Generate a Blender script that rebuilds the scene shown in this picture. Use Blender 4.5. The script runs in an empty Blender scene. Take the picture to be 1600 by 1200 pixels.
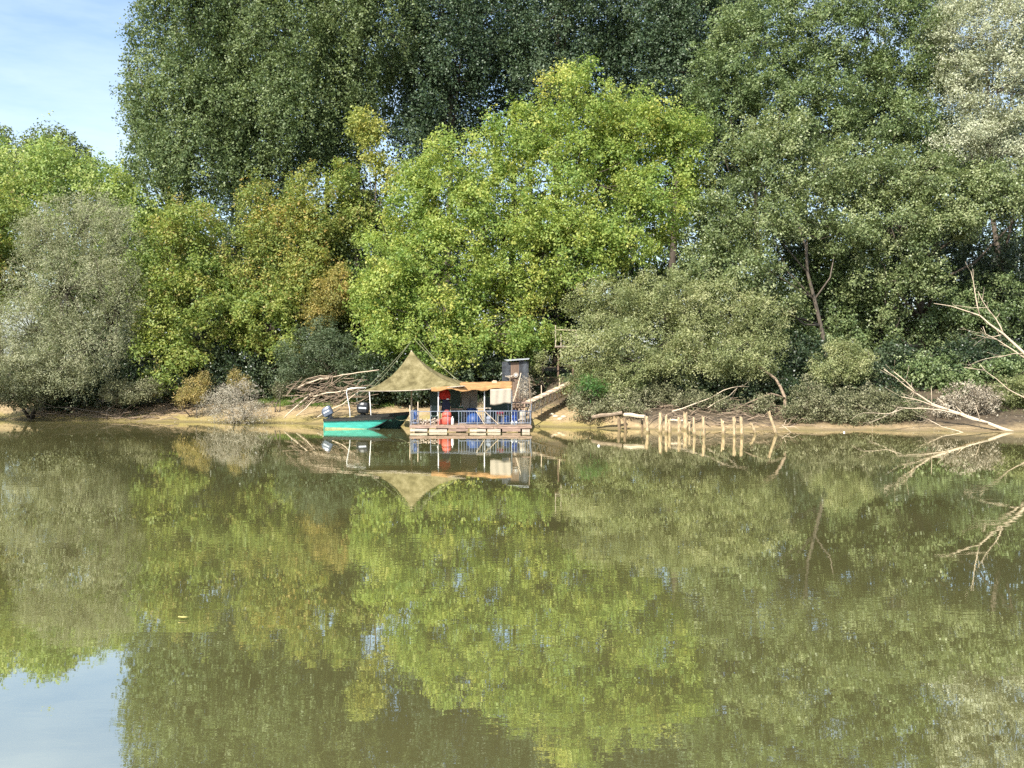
import bpy, math, random
import numpy as np
from mathutils import Vector, Matrix, Euler, noise

random.seed(7)
C = bpy.context.scene.collection
H = 4.3            # eye height above the river
R = math.radians

# ------------------------------------------------------------------ placing
def Q(px, py, d):
    return Vector(((px - 800) / 1600 * d, d, H + (560 - py) / 1600 * d))

def W(px, d, z):
    return Vector(((px - 800) / 1600 * d, d, z))

def smooth(a, b, t):
    t = min(1, max(0, (t - a) / (b - a)))
    return t * t * (3 - 2 * t)

# ------------------------------------------------------------------ tagging
def tag(o, label=None, cat=None, group=None, kind=None):
    if label: o['label'] = label
    if cat: o['category'] = cat
    if group: o['group'] = group
    if kind: o['kind'] = kind
    return o

def thing(name, label, cat, loc=(0, 0, 0), group=None):
    o = bpy.data.objects.new(name, None)
    o.empty_display_size = 0.3
    o.location = loc
    C.objects.link(o)
    return tag(o, label, cat, group)

def link_mesh(name, me, parent=None):
    o = bpy.data.objects.new(name, me)
    C.objects.link(o)
    if parent is not None:
        o.parent = parent
        base = parent
        off = Vector((0, 0, 0))
        while base is not None:
            off += Vector(base.location)
            base = base.parent
        o.location = -off          # meshes are built in world coordinates
    return o

# ------------------------------------------------------------------ materials
def newmat(name):
    m = bpy.data.materials.new(name)
    m.use_nodes = True
    nt = m.node_tree
    nt.nodes.clear()
    out = nt.nodes.new('ShaderNodeOutputMaterial')
    return m, nt, out

def N(nt, kind, **kw):
    n = nt.nodes.new(kind)
    for k, v in kw.items():
        if k in n.inputs:
            n.inputs[k].default_value = v
        else:
            setattr(n, k, v)
    return n

def ramp(nt, stops):
    n = nt.nodes.new('ShaderNodeValToRGB')
    cr = n.color_ramp
    while len(cr.elements) < len(stops):
        cr.elements.new(0.5)
    for e, (p, c) in zip(cr.elements, stops):
        e.position = p
        e.color = (c[0], c[1], c[2], 1)
    return n

def plain(name, col, rough=0.7, var=0.25, scale=6.0, metal=0.0, stretch=(1, 1, 1), bump=0.0, dirt=None, spec=0.3):
    """surface with procedural wear: two tones mixed by noise"""
    m, nt, out = newmat(name)
    tc = N(nt, 'ShaderNodeTexCoord')
    mp = N(nt, 'ShaderNodeMapping')
    mp.inputs['Scale'].default_value = stretch
    nt.links.new(tc.outputs['Object'], mp.inputs[0])
    nz = N(nt, 'ShaderNodeTexNoise', Scale=scale, Detail=6.0, Roughness=0.65)
    nt.links.new(mp.outputs[0], nz.inputs['Vector'])
    lo = tuple(c * (1 - var) for c in col)
    hi = tuple(min(0.9, c * (1 + var)) for c in col)
    stops = [(0.3, lo), (0.7, hi)]
    if dirt: stops = [(0.25, dirt), (0.45, lo), (0.75, hi)]
    r = ramp(nt, stops)
    nt.links.new(nz.outputs[0], r.inputs[0])
    b = N(nt, 'ShaderNodeBsdfPrincipled', Roughness=rough, Metallic=metal)
    b.inputs['Specular IOR Level'].default_value = spec
    nt.links.new(r.outputs[0], b.inputs['Base Color'])
    if bump:
        bp = N(nt, 'ShaderNodeBump', Strength=0.6, Distance=bump)
        nt.links.new(nz.outputs[0], bp.inputs['Height'])
        nt.links.new(bp.outputs[0], b.inputs['Normal'])
    nt.links.new(b.outputs[0], out.inputs[0])
    return m

def leafmat(name, stops, rough=0.55, spec=0.3, trans=0.35, warm=1.25):
    m, nt, out = newmat(name)
    at = N(nt, 'ShaderNodeAttribute', attribute_name='tint')
    r = ramp(nt, stops)
    nt.links.new(at.outputs['Fac'], r.inputs[0])
    b = N(nt, 'ShaderNodeBsdfPrincipled', Roughness=rough)
    b.inputs['Specular IOR Level'].default_value = spec
    nt.links.new(r.outputs[0], b.inputs['Base Color'])
    t = N(nt, 'ShaderNodeBsdfTranslucent')
    mx = N(nt, 'ShaderNodeMix', data_type='RGBA', blend_type='MULTIPLY')
    mx.inputs[0].default_value = 1.0
    mx.inputs[7].default_value = (warm, warm, 0.85, 1)
    nt.links.new(r.outputs[0], mx.inputs[6])
    nt.links.new(mx.outputs[2], t.inputs[0])
    ms = N(nt, 'ShaderNodeMixShader')
    ms.inputs[0].default_value = trans
    nt.links.new(b.outputs[0], ms.inputs[1])
    nt.links.new(t.outputs[0], ms.inputs[2])
    nt.links.new(ms.outputs[0], out.inputs[0])
    return m

M = {}
M['poplar'] = leafmat('poplar leaves', [(0.1, (.080, .122, .044)), (0.5, (.150, .203, .076)), (0.85, (.25, .30, .13))], rough=.5, spec=.4, trans=.34)
M['poplar_dark'] = leafmat('dark poplar leaves', [(0.1, (.040, .074, .036)), (0.5, (.078, .122, .058)), (0.9, (.15, .20, .11))], rough=.46, spec=.45, trans=.3)
M['bright'] = leafmat('yellow green leaves', [(0.05, (.155, .25, .058)), (0.5, (.29, .37, .09)), (0.85, (.415, .46, .12)), (1.0, (.51, .49, .135))], rough=.5, trans=.42)
M['left_green'] = leafmat('light green leaves', [(0.05, (.18, .27, .075)), (0.5, (.30, .39, .115)), (0.95, (.42, .46, .16))], rough=.5, trans=.4)
M['dull_green'] = leafmat('mid green leaves', [(0.05, (.075, .115, .032)), (0.5, (.14, .185, .055)), (0.95, (.24, .26, .09))], rough=.5, trans=.35)
M['grey_willow'] = leafmat('grey willow leaves', [(0.05, (.20, .225, .115)), (0.5, (.325, .34, .19)), (0.95, (.46, .45, .29))], rough=.6, trans=.35, warm=1.1)
M['maple'] = leafmat('olive yellow leaves', [(0.05, (.13, .20, .045)), (0.5, (.25, .31, .075)), (0.85, (.36, .37, .10)), (0.99, (.40, .32, .12))], rough=.5, trans=.38)
M['golden'] = leafmat('golden leaves', [(0.05, (.14, .20, .05)), (0.5, (.265, .31, .08)), (0.85, (.37, .35, .09)), (0.99, (.44, .31, .09))], rough=.5, trans=.38)
M['golden_dry'] = leafmat('yellow brown leaves', [(0.05, (.18, .19, .055)), (0.5, (.33, .29, .085)), (0.95, (.46, .34, .11))], rough=.55, trans=.38)
M['orange'] = leafmat('orange dry leaves', [(0.05, (.22, .20, .07)), (0.5, (.38, .32, .11)), (0.95, (.54, .40, .17))], rough=.6, trans=.35)
M['yellow'] = leafmat('yellow leaves', [(0.05, (.18, .23, .06)), (0.5, (.33, .37, .10)), (0.95, (.52, .48, .14))], rough=.5, trans=.4)
M['elm'] = leafmat('grey green leaves', [(0.05, (.085, .130, .048)), (0.5, (.170, .230, .088)), (0.95, (.30, .35, .16))], rough=.45, spec=.4, trans=.35)
M['olive'] = leafmat('olive leaves', [(0.05, (.088, .125, .044)), (0.5, (.195, .245, .095)), (0.95, (.37, .40, .20))], rough=.42, spec=.45, trans=.33)
M['silver'] = leafmat('silver leaves', [(0.05, (.25, .275, .16)), (0.5, (.43, .455, .30)), (0.95, (.66, .66, .49))], rough=.55, trans=.35, warm=1.05)
M['bush'] = leafmat('willow bush leaves', [(0.05, (.14, .17, .065)), (0.5, (.27, .30, .125)), (0.95, (.43, .43, .22))], rough=.5, spec=.35, trans=.35)
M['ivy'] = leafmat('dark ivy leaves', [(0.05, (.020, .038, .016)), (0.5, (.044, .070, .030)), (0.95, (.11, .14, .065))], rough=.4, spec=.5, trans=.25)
M['dark_shrub'] = leafmat('blue green shrub leaves', [(0.05, (.05, .08, .036)), (0.5, (.095, .13, .062)), (0.95, (.17, .20, .11))], rough=.5, trans=.3)
M['dry'] = leafmat('dry grey twigs', [(0.05, (.20, .16, .11)), (0.5, (.36, .31, .23)), (0.95, (.55, .49, .38))], rough=.8, spec=.1, trans=.15, warm=1.0)
M['dry_pale'] = leafmat('silvery dead twigs', [(0.05, (.25, .215, .155)), (0.5, (.43, .385, .29)), (0.95, (.62, .565, .45))], rough=.8, spec=.1, trans=.2, warm=1.0)
M['litter'] = leafmat('grey bank plants', [(0.05, (.09, .10, .045)), (0.5, (.195, .20, .10)), (0.95, (.37, .35, .22))], rough=.7, spec=.2, trans=.25, warm=1.05)
M['grass'] = leafmat('grass', [(0.05, (.08, .15, .03)), (0.5, (.15, .25, .05)), (0.95, (.32, .32, .10))], rough=.55, trans=.35)
M['grass_green'] = leafmat('fresh grass', [(0.05, (.035, .10, .022)), (0.5, (.075, .17, .04)), (0.95, (.14, .25, .065))], rough=.5, trans=.4)
M['bark'] = plain('bark', (.13, .105, .08), .9, .45, 5, stretch=(3, 3, .6), bump=.03)
M['bark_dark'] = plain('dark bark', (.075, .060, .045), .9, .45, 5, stretch=(3, 3, .6), bump=.03)
M['driftwood'] = plain('bleached wood', (.56, .45, .32), .8, .3, 9, stretch=(2, 2, 2), bump=.01)
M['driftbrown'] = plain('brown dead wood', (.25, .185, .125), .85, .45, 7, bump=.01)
M['stump'] = plain('weathered stake wood', (.58, .43, .25), .8, .35, 8, stretch=(3, 3, .5), bump=.02, dirt=(.22, .15, .08))
def wetfoot(m):
    nt = m.node_tree
    b = [n for n in nt.nodes if n.type == 'BSDF_PRINCIPLED'][0]
    src = b.inputs['Base Color'].links[0].from_socket
    g = N(nt, 'ShaderNodeNewGeometry'); sp = N(nt, 'ShaderNodeSeparateXYZ'); nt.links.new(g.outputs['Position'], sp.inputs[0])
    nz = N(nt, 'ShaderNodeTexNoise', Scale=9.0, Detail=3.0); nt.links.new(g.outputs['Position'], nz.inputs['Vector'])
    ad = N(nt, 'ShaderNodeMath', operation='MULTIPLY_ADD'); ad.inputs[1].default_value = -.22
    nt.links.new(nz.outputs[0], ad.inputs[0]); nt.links.new(sp.outputs[2], ad.inputs[2])
    mr = N(nt, 'ShaderNodeMapRange'); mr.inputs[1].default_value = -.05; mr.inputs[2].default_value = .10; mr.inputs[3].default_value = .75; mr.inputs[4].default_value = 0
    nt.links.new(ad.outputs[0], mr.inputs[0])
    mx = N(nt, 'ShaderNodeMix', data_type='RGBA'); nt.links.new(mr.outputs[0], mx.inputs[0]); nt.links.new(src, mx.inputs[6]); mx.inputs[7].default_value = (.13, .10, .04, 1)
    nt.links.new(mx.outputs[2], b.inputs['Base Color'])
wetfoot(M['stump'])
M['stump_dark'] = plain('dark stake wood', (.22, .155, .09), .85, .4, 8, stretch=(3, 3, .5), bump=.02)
M['hull'] = plain('turquoise paint', (.075, .48, .38), .5, .22, 3, stretch=(.6, 2, 3), dirt=(.09, .34, .25))
M['hull_light'] = plain('pale turquoise paint', (.15, .52, .40), .5, .2, 3, dirt=(.22, .42, .27))
M['hull_dark'] = plain('dark green paint', (.018, .075, .050), .5, .3, 3)
M['boot'] = plain('slimy cream waterline', (.42, .44, .23), .6, .3, 4)
M['gunwale'] = plain('black gunwale rubber', (.032, .032, .028), .6, .5, 9, dirt=(.12, .10, .07))
M['boat_in'] = plain('boat inside', (.09, .13, .11), .7, .4, 4)
M['black'] = plain('black cowling', (.012, .012, .014), .3, .3, 4, spec=.6)
M['greymotor'] = plain('grey cowling', (.10, .12, .16), .3, .25, 4, spec=.6)
M['motor_light'] = plain('pale cowling stripe and highlight', (.55, .58, .62), .35, .15, 5)
M['white'] = plain('white painted metal', (.78, .77, .72), .5, .08, 6)
M['sheet'] = plain('off white sheet', (.40, .345, .27), .9, .10, 3)
M['railing'] = plain('grey blue railing paint', (.25, .285, .35), .5, .25, 9, dirt=(.25, .18, .12))
M['deck'] = plain('weathered deck boards', (.33, .24, .17), .85, .4, 5, stretch=(1, 6, 4))
M['plank'] = plain('pale float planks', (.62, .52, .41), .85, .35, 4, stretch=(.5, 5, 5), dirt=(.20, .12, .08))
M['plank_red'] = plain('red brown planks', (.40, .275, .21), .85, .4, 4, stretch=(.5, 5, 5), dirt=(.12, .08, .05))
M['float'] = plain('dark floats', (.045, .035, .028), .7, .4, 5)
M['orange_tarp'] = plain('orange tarp', (.46, .25, .10), .8, .25, 2.6, dirt=(.30, .16, .065))
M['red'] = plain('red plastic', (.62, .12, .085), .45, .15, 4)
M['redcloth'] = plain('red jacket cloth', (.50, .035, .025), .85, .25, 6)
M['navy'] = plain('navy cloth', (.025, .03, .055), .85, .3, 6)
M['blue'] = plain('blue plastic', (.012, .075, .40), .4, .2, 4, spec=.5)
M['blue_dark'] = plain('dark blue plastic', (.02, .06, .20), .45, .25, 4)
M['pink'] = plain('pink plastic', (.70, .13, .20), .5, .15, 4)
M['green_bucket'] = plain('dark green plastic', (.03, .10, .055), .5, .3, 4)
M['panel_beige'] = plain('grey beige panel', (.37, .34, .29), .9, .2, 2)
M['panel_dark'] = plain('dark green sheet', (.055, .085, .07), .7, .3, 3)
M['steel'] = plain('corrugated steel', (.14, .15, .165), .45, .3, 4, metal=.4, dirt=(.12, .09, .07))
M['steel_roof'] = plain('pale roof sheet', (.45, .47, .50), .45, .2, 4, metal=.3)
M['brownwood'] = plain('brown shed door', (.17, .115, .08), .85, .3, 5, stretch=(5, 5, .6))
M['rope'] = plain('rope', (.20, .20, .11), .9, .2, 20)
M['net'] = None

# camouflage net with blotches
def netmat():
    m, nt, out = newmat('camouflage net')
    tc = N(nt, 'ShaderNodeTexCoord')
    nz = N(nt, 'ShaderNodeTexNoise', Scale=1.9, Detail=5.0, Roughness=.6)
    nt.links.new(tc.outputs['Object'], nz.inputs['Vector'])
    r = ramp(nt, [(0.32, (.15, .125, .06)), (0.48, (.255, .215, .105)), (0.66, (.37, .315, .17))])
    nt.links.new(nz.outputs[0], r.inputs[0])
    fine = N(nt, 'ShaderNodeTexNoise', Scale=26.0, Detail=3.0)
    nt.links.new(tc.outputs['Object'], fine.inputs['Vector'])
    r2 = ramp(nt, [(0.35, (.62, .62, .62)), (0.6, (1, 1, 1))])
    nt.links.new(fine.outputs[0], r2.inputs[0])
    mx = N(nt, 'ShaderNodeMix', data_type='RGBA', blend_type='MULTIPLY')
    mx.inputs[0].default_value = 1
    nt.links.new(r.outputs[0], mx.inputs[6]); nt.links.new(r2.outputs[0], mx.inputs[7])
    d = N(nt, 'ShaderNodeBsdfDiffuse'); t = N(nt, 'ShaderNodeBsdfTranslucent')
    nt.links.new(mx.outputs[2], d.inputs[0]); nt.links.new(mx.outputs[2], t.inputs[0])
    ms = N(nt, 'ShaderNodeMixShader'); ms.inputs[0].default_value = .25
    nt.links.new(d.outputs[0], ms.inputs[1]); nt.links.new(t.outputs[0], ms.inputs[2])
    nt.links.new(ms.outputs[0], out.inputs[0])
    return m
M['net'] = netmat()

# ------------------------------------------------------------------ mesh builder
class MB:
    def __init__(s):
        s.v = []; s.f = []
    def box(s, c, size, rot=None):
        c = Vector(c); hx, hy, hz = (k / 2 for k in size)
        m = (Euler(rot).to_matrix() if rot else Matrix.Identity(3))
        i = len(s.v)
        for z in (-hz, hz):
            for x, y in ((-hx, -hy), (hx, -hy), (hx, hy), (-hx, hy)):
                s.v.append(c + m @ Vector((x, y, z)))
        for q in ((3, 2, 1, 0), (4, 5, 6, 7), (0, 1, 5, 4), (1, 2, 6, 5), (2, 3, 7, 6), (3, 0, 4, 7)):
            s.f.append(tuple(i + k for k in q))
        return s
    def bar(s, a, b, w, h=None):
        a = Vector(a); b = Vector(b); d = b - a
        h = h or w
        z = d.normalized()
        x = z.cross(Vector((0, 1, 0.01)))
        if x.length < 1e-3: x = z.cross(Vector((1, 0, 0)))
        x.normalize(); y = z.cross(x)
        i = len(s.v)
        for p in (a, b):
            for sx, sy in ((-1, -1), (1, -1), (1, 1), (-1, 1)):
                s.v.append(p + x * (sx * w / 2) + y * (sy * h / 2))
        for q in ((3, 2, 1, 0), (4, 5, 6, 7), (0, 1, 5, 4), (1, 2, 6, 5), (2, 3, 7, 6), (3, 0, 4, 7)):
            s.f.append(tuple(i + k for k in q))
        return s
    def tube(s, pts, radii, n=6):
        pts = [Vector(p) for p in pts]
        if not isinstance(radii, (list, tuple)): radii = [radii] * len(pts)
        base = len(s.v)
        ref = Vector((0.31, 0.87, 0.38))
        for k, p in enumerate(pts):
            d = pts[min(k + 1, len(pts) - 1)] - pts[max(k - 1, 0)]
            if d.length < 1e-6: d = Vector((0, 0, 1))
            d.normalize()
            x = d.cross(ref)
            if x.length < .05: x = d.cross(Vector((1, 0, 0)))
            x.normalize(); y = d.cross(x)
            for j in range(n):
                a = 2 * math.pi * j / n
                s.v.append(p + (x * math.cos(a) + y * math.sin(a)) * radii[k])
        for k in range(len(pts) - 1):
            for j in range(n):
                a = base + k * n + j; b = base + k * n + (j + 1) % n
                s.f.append((a, b, b + n, a + n))
        s.f.append(tuple(base + j for j in reversed(range(n))))
        s.f.append(tuple(base + (len(pts) - 1) * n + j for j in range(n)))
        return s
    def lathe(s, c, prof, n=16):
        """profile of (radius, z) round a vertical axis at c"""
        c = Vector(c); base = len(s.v)
        for r, z in prof:
            for j in range(n):
                a = 2 * math.pi * j / n
                s.v.append(c + Vector((r * math.cos(a), r * math.sin(a), z)))
        for k in range(len(prof) - 1):
            for j in range(n):
                a = base + k * n + j; b = base + k * n + (j + 1) % n
                s.f.append((a, b, b + n, a + n))
        s.f.append(tuple(base + j for j in reversed(range(n))))
        s.f.append(tuple(base + (len(prof) - 1) * n + j for j in range(n)))
        return s
    def grid(s, rows):
        base = len(s.v); w = len(rows[0])
        for r in rows: s.v.extend(Vector(p) for p in r)
        for i in range(len(rows) - 1):
            for j in range(w - 1):
                a = base + i * w + j
                s.f.append((a, a + 1, a + w + 1, a + w))
        return s
    def build(s, name, mat, parent=None, smooth=False, solid=0.0):
        me = bpy.data.meshes.new(name)
        me.from_pydata([tuple(p) for p in s.v], [], s.f)
        me.materials.append(mat)
        if smooth:
            for p in me.polygons: p.use_smooth = True
        o = link_mesh(name, me, parent)
        if solid:
            md = o.modifiers.new('thickness', 'SOLIDIFY'); md.thickness = solid; md.offset = 0
        return o

# ------------------------------------------------------------------ shore and ground
SHORE = [(-60, 70), (-36, 71.5), (-26, 69.5), (-20, 68.3), (-14, 67.2), (-8, 66.2), (-2, 65.2), (2, 64.2), (6, 62.6), (10, 61.5), (14, 61.4), (20, 61.2), (26, 60.2), (34, 59.2), (60, 58)]
def shore(x):
    if x <= SHORE[0][0]: return SHORE[0][1]
    for (a, b), (c, d) in zip(SHORE, SHORE[1:]):
        if x <= c: return b + (d - b) * (x - a) / (c - a)
    return SHORE[-1][1]

def ground_z(x, y):
    s = y - shore(x) + .5 * noise.noise(Vector((x * .35, y * .1, 3)))
    if s < 0:
        z = max(-2.5, .16 * s)
    else:
        z = 1.12 * smooth(-.4, 5.0, s) ** .85 - 1.12 * smooth(-.4, 5.0, 0) ** .85 + 1.9 * smooth(4.2, 10, s) + .5 * smooth(10, 30, s)
        under = smooth(4.6, 6.0, x) * (1 - smooth(14.5, 17.5, x))     # undercut bank behind the stakes
        z += under * .45 * smooth(.5, 1.1, s) * (1 - .6 * smooth(3, 6, s))
    amp = .05 + .10 * smooth(2, 7, s)
    if s > -2:
        z += amp * noise.noise(Vector((x * .8, y * .8, 1))) + .035 * noise.noise(Vector((x * 2.3, y * 2.3, 5)))
    return z

def ground():
    xs = sorted(set([-3000, -1200, -500, -250, -120, -80] + [x * .4 for x in range(-140, 141)] + [80, 120, 250, 500, 1200, 3000]))
    ys = [-200, -60, 0, 40, 50] + [55 + k * .32 for k in range(92)] + [88, 92, 97, 103, 110, 130, 180, 300, 700, 3000]
    rows = [[(x, y, ground_z(x, y)) for x in xs] for y in ys]
    m, nt, out = newmat('river mud')
    g = N(nt, 'ShaderNodeNewGeometry')
    sep = N(nt, 'ShaderNodeSeparateXYZ'); nt.links.new(g.outputs['Position'], sep.inputs[0])
    n1 = N(nt, 'ShaderNodeTexNoise', Scale=.45, Detail=6.0, Roughness=.65); nt.links.new(g.outputs['Position'], n1.inputs['Vector'])
    n2 = N(nt, 'ShaderNodeTexNoise', Scale=3.5, Detail=8.0, Roughness=.7); nt.links.new(g.outputs['Position'], n2.inputs['Vector'])
    tan = ramp(nt, [(0.3, (.20, .14, .072)), (0.55, (.33, .24, .125)), (0.75, (.43, .33, .19))]); nt.links.new(n2.outputs[0], tan.inputs[0])
    alg = ramp(nt, [(0.3, (.20, .155, .05)), (0.7, (.33, .27, .085))]); nt.links.new(n2.outputs[0], alg.inputs[0])
    # algae lies in patches of the low wet mud
    mr = N(nt, 'ShaderNodeMapRange'); mr.inputs[1].default_value = .0; mr.inputs[2].default_value = .75; mr.inputs[3].default_value = .30; mr.inputs[4].default_value = -.12
    nt.links.new(sep.outputs[2], mr.inputs[0])
    ad = N(nt, 'ShaderNodeMath', operation='ADD'); nt.links.new(mr.outputs[0], ad.inputs[0]); nt.links.new(n1.outputs[0], ad.inputs[1])
    mrx = N(nt, 'ShaderNodeMapRange'); mrx.inputs[1].default_value = 4.5; mrx.inputs[2].default_value = 9; mrx.inputs[3].default_value = 0; mrx.inputs[4].default_value = -.22
    nt.links.new(sep.outputs[0], mrx.inputs[0])
    ad0 = ad; ad = N(nt, 'ShaderNodeMath', operation='ADD'); nt.links.new(ad0.outputs[0], ad.inputs[0]); nt.links.new(mrx.outputs[0], ad.inputs[1])
    fr = ramp(nt, [(0.53, (0, 0, 0)), (0.73, (.9, .9, .9))]); nt.links.new(ad.outputs[0], fr.inputs[0])
    mx = N(nt, 'ShaderNodeMix', data_type='RGBA'); nt.links.new(fr.outputs[0], mx.inputs[0])
    nt.links.new(tan.outputs[0], mx.inputs[6]); nt.links.new(alg.outputs[0], mx.inputs[7])
    # leaf mould above the bank
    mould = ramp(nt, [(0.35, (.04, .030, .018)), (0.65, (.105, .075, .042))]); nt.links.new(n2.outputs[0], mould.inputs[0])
    # dark soil, with the bushes' shade painted in, comes down lower on the right
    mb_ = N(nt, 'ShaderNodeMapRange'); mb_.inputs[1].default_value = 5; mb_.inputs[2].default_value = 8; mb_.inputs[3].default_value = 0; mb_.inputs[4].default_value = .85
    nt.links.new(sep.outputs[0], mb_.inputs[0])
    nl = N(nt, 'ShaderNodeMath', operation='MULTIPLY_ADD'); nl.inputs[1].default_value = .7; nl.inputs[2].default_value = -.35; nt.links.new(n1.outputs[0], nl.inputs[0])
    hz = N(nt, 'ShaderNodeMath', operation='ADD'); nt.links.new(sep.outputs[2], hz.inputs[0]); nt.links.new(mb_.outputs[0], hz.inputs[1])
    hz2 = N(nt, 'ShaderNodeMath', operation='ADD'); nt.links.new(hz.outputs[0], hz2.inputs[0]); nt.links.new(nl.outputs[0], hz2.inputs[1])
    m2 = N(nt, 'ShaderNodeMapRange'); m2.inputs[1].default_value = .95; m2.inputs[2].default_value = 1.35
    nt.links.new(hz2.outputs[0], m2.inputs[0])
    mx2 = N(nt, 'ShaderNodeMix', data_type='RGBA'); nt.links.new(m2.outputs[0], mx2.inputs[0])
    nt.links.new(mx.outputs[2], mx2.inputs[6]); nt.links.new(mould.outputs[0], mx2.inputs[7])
    # wet tide line
    wn = N(nt, 'ShaderNodeMath', operation='MULTIPLY_ADD'); wn.inputs[1].default_value = -.16; nt.links.new(n2.outputs[0], wn.inputs[0]); nt.links.new(sep.outputs[2], wn.inputs[2])
    wl = N(nt, 'ShaderNodeMapRange'); wl.inputs[1].default_value = -.03; wl.inputs[2].default_value = .06; wl.inputs[3].default_value = .6; wl.inputs[4].default_value = 0
    nt.links.new(wn.outputs[0], wl.inputs[0])
    mx3 = N(nt, 'ShaderNodeMix', data_type='RGBA'); nt.links.new(wl.outputs[0], mx3.inputs[0]); nt.links.new(mx2.outputs[2], mx3.inputs[6]); mx3.inputs[7].default_value = (.10, .075, .038, 1)
    b = N(nt, 'ShaderNodeBsdfPrincipled', Roughness=.75)
    nt.links.new(mx3.outputs[2], b.inputs['Base Color'])
    bp = N(nt, 'ShaderNodeBump', Strength=.7, Distance=.06)
    nt.links.new(n2.outputs[0], bp.inputs['Height']); nt.links.new(bp.outputs[0], b.inputs['Normal'])
    nt.links.new(b.outputs[0], out.inputs[0])
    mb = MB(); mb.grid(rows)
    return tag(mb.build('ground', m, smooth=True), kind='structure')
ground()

def water():
    m, nt, out = newmat('murky river water')
    g = N(nt, 'ShaderNodeNewGeometry')
    def nz(sx, sy, detail, rough=.55):
        mp = N(nt, 'ShaderNodeMapping'); mp.inputs['Scale'].default_value = (sx, sy, 1)
        nt.links.new(g.outputs['Position'], mp.inputs[0])
        n = N(nt, 'ShaderNodeTexNoise', Scale=1.0, Detail=detail, Roughness=rough)
        nt.links.new(mp.outputs[0], n.inputs['Vector'])
        return n
    a = nz(.55, 1.5, 2.0); b_ = nz(2.2, 5.0, 2.0)
    patch = nz(.07, .16, 2.0)
    pr = N(nt, 'ShaderNodeMapRange'); pr.inputs[1].default_value = .38; pr.inputs[2].default_value = .66; pr.inputs[3].default_value = .15; pr.inputs[4].default_value = 1.15
    nt.links.new(patch.outputs[0], pr.inputs[0])
    ma = N(nt, 'ShaderNodeMath', operation='MULTIPLY_ADD'); ma.inputs[1].default_value = .30
    nt.links.new(b_.outputs[0], ma.inputs[0]); nt.links.new(a.outputs[0], ma.inputs[2])
    mm = N(nt, 'ShaderNodeMath', operation='MULTIPLY'); nt.links.new(ma.outputs[0], mm.inputs[0]); nt.links.new(pr.outputs[0], mm.inputs[1])
    bp = N(nt, 'ShaderNodeBump', Strength=1.0, Distance=.0028)
    nt.links.new(mm.outputs[0], bp.inputs['Height'])
    silt = ramp(nt, [(0.3, (.126, .117, .044)), (0.7, (.162, .149, .059))]); nt.links.new(patch.outputs[0], silt.inputs[0])
    df = N(nt, 'ShaderNodeBsdfDiffuse'); nt.links.new(silt.outputs[0], df.inputs[0])
    gl = N(nt, 'ShaderNodeBsdfAnisotropic'); gl.inputs['Roughness'].default_value = .014
    gl.inputs['Color'].default_value = (.98, .98, .90, 1)
    nt.links.new(bp.outputs[0], gl.inputs['Normal'])
    fz = N(nt, 'ShaderNodeFresnel', IOR=1.33)
    fm = N(nt, 'ShaderNodeMapRange'); fm.inputs[1].default_value = .1; fm.inputs[2].default_value = .6; fm.inputs[3].default_value = .62; fm.inputs[4].default_value = .82
    nt.links.new(fz.outputs[0], fm.inputs[0])
    ms = N(nt, 'ShaderNodeMixShader'); nt.links.new(fm.outputs[0], ms.inputs[0])
    nt.links.new(df.outputs[0], ms.inputs[1]); nt.links.new(gl.outputs[0], ms.inputs[2])
    nt.links.new(ms.outputs[0], out.inputs[0])
    mb = MB(); mb.grid([[(x, y, 0) for x in (-3000, -300, 0, 300, 3000)] for y in (-190, 0, 30, 60, 90)])
    return tag(mb.build('water', m), kind='structure')
water()

# ------------------------------------------------------------------ foliage
def unit(a):
    return a / np.maximum(1e-6, np.linalg.norm(a, axis=1, keepdims=True))

def quads_object(name, P4, tint, mat, parent=None):
    n = P4.shape[0]
    me = bpy.data.meshes.new(name)
    me.vertices.add(n * 4)
    me.vertices.foreach_set('co', P4.reshape(-1).astype(np.float32))
    me.loops.add(n * 4)
    me.loops.foreach_set('vertex_index', np.arange(n * 4, dtype=np.int32))
    me.polygons.add(n)
    me.polygons.foreach_set('loop_start', np.arange(0, n * 4, 4, dtype=np.int32))
    me.update(calc_edges=True)
    at = me.attributes.new('tint', 'FLOAT', 'FACE')
    at.data.foreach_set('value', np.clip(tint, 0, 1).astype(np.float32))
    me.materials.append(mat)
    return link_mesh(name, me, parent)

LEAVES = 0
def leaf_quads(rng, pos, nrm, size, aspect=.62, hang=0.0):
    n = len(pos)
    r = rng.normal(size=(n, 3))
    t = unit(np.cross(nrm, r))
    if hang:
        t = unit(t * (1 - hang) + np.array([0, 0, -1.0]) * hang * (1 + 0 * t))
        nrm = unit(nrm - t * np.sum(nrm * t, axis=1, keepdims=True))
    s = np.cross(nrm, t)
    L = size * (0.65 + 0.7 * rng.random((n, 1)))
    Wd = L * aspect
    fold = nrm * (L * rng.uniform(-.05, .22, (n, 1)))
    return np.stack([pos - t * L / 2, pos + s * Wd / 2 + fold, pos + t * L / 2, pos - s * Wd / 2 + fold], axis=1)

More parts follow.
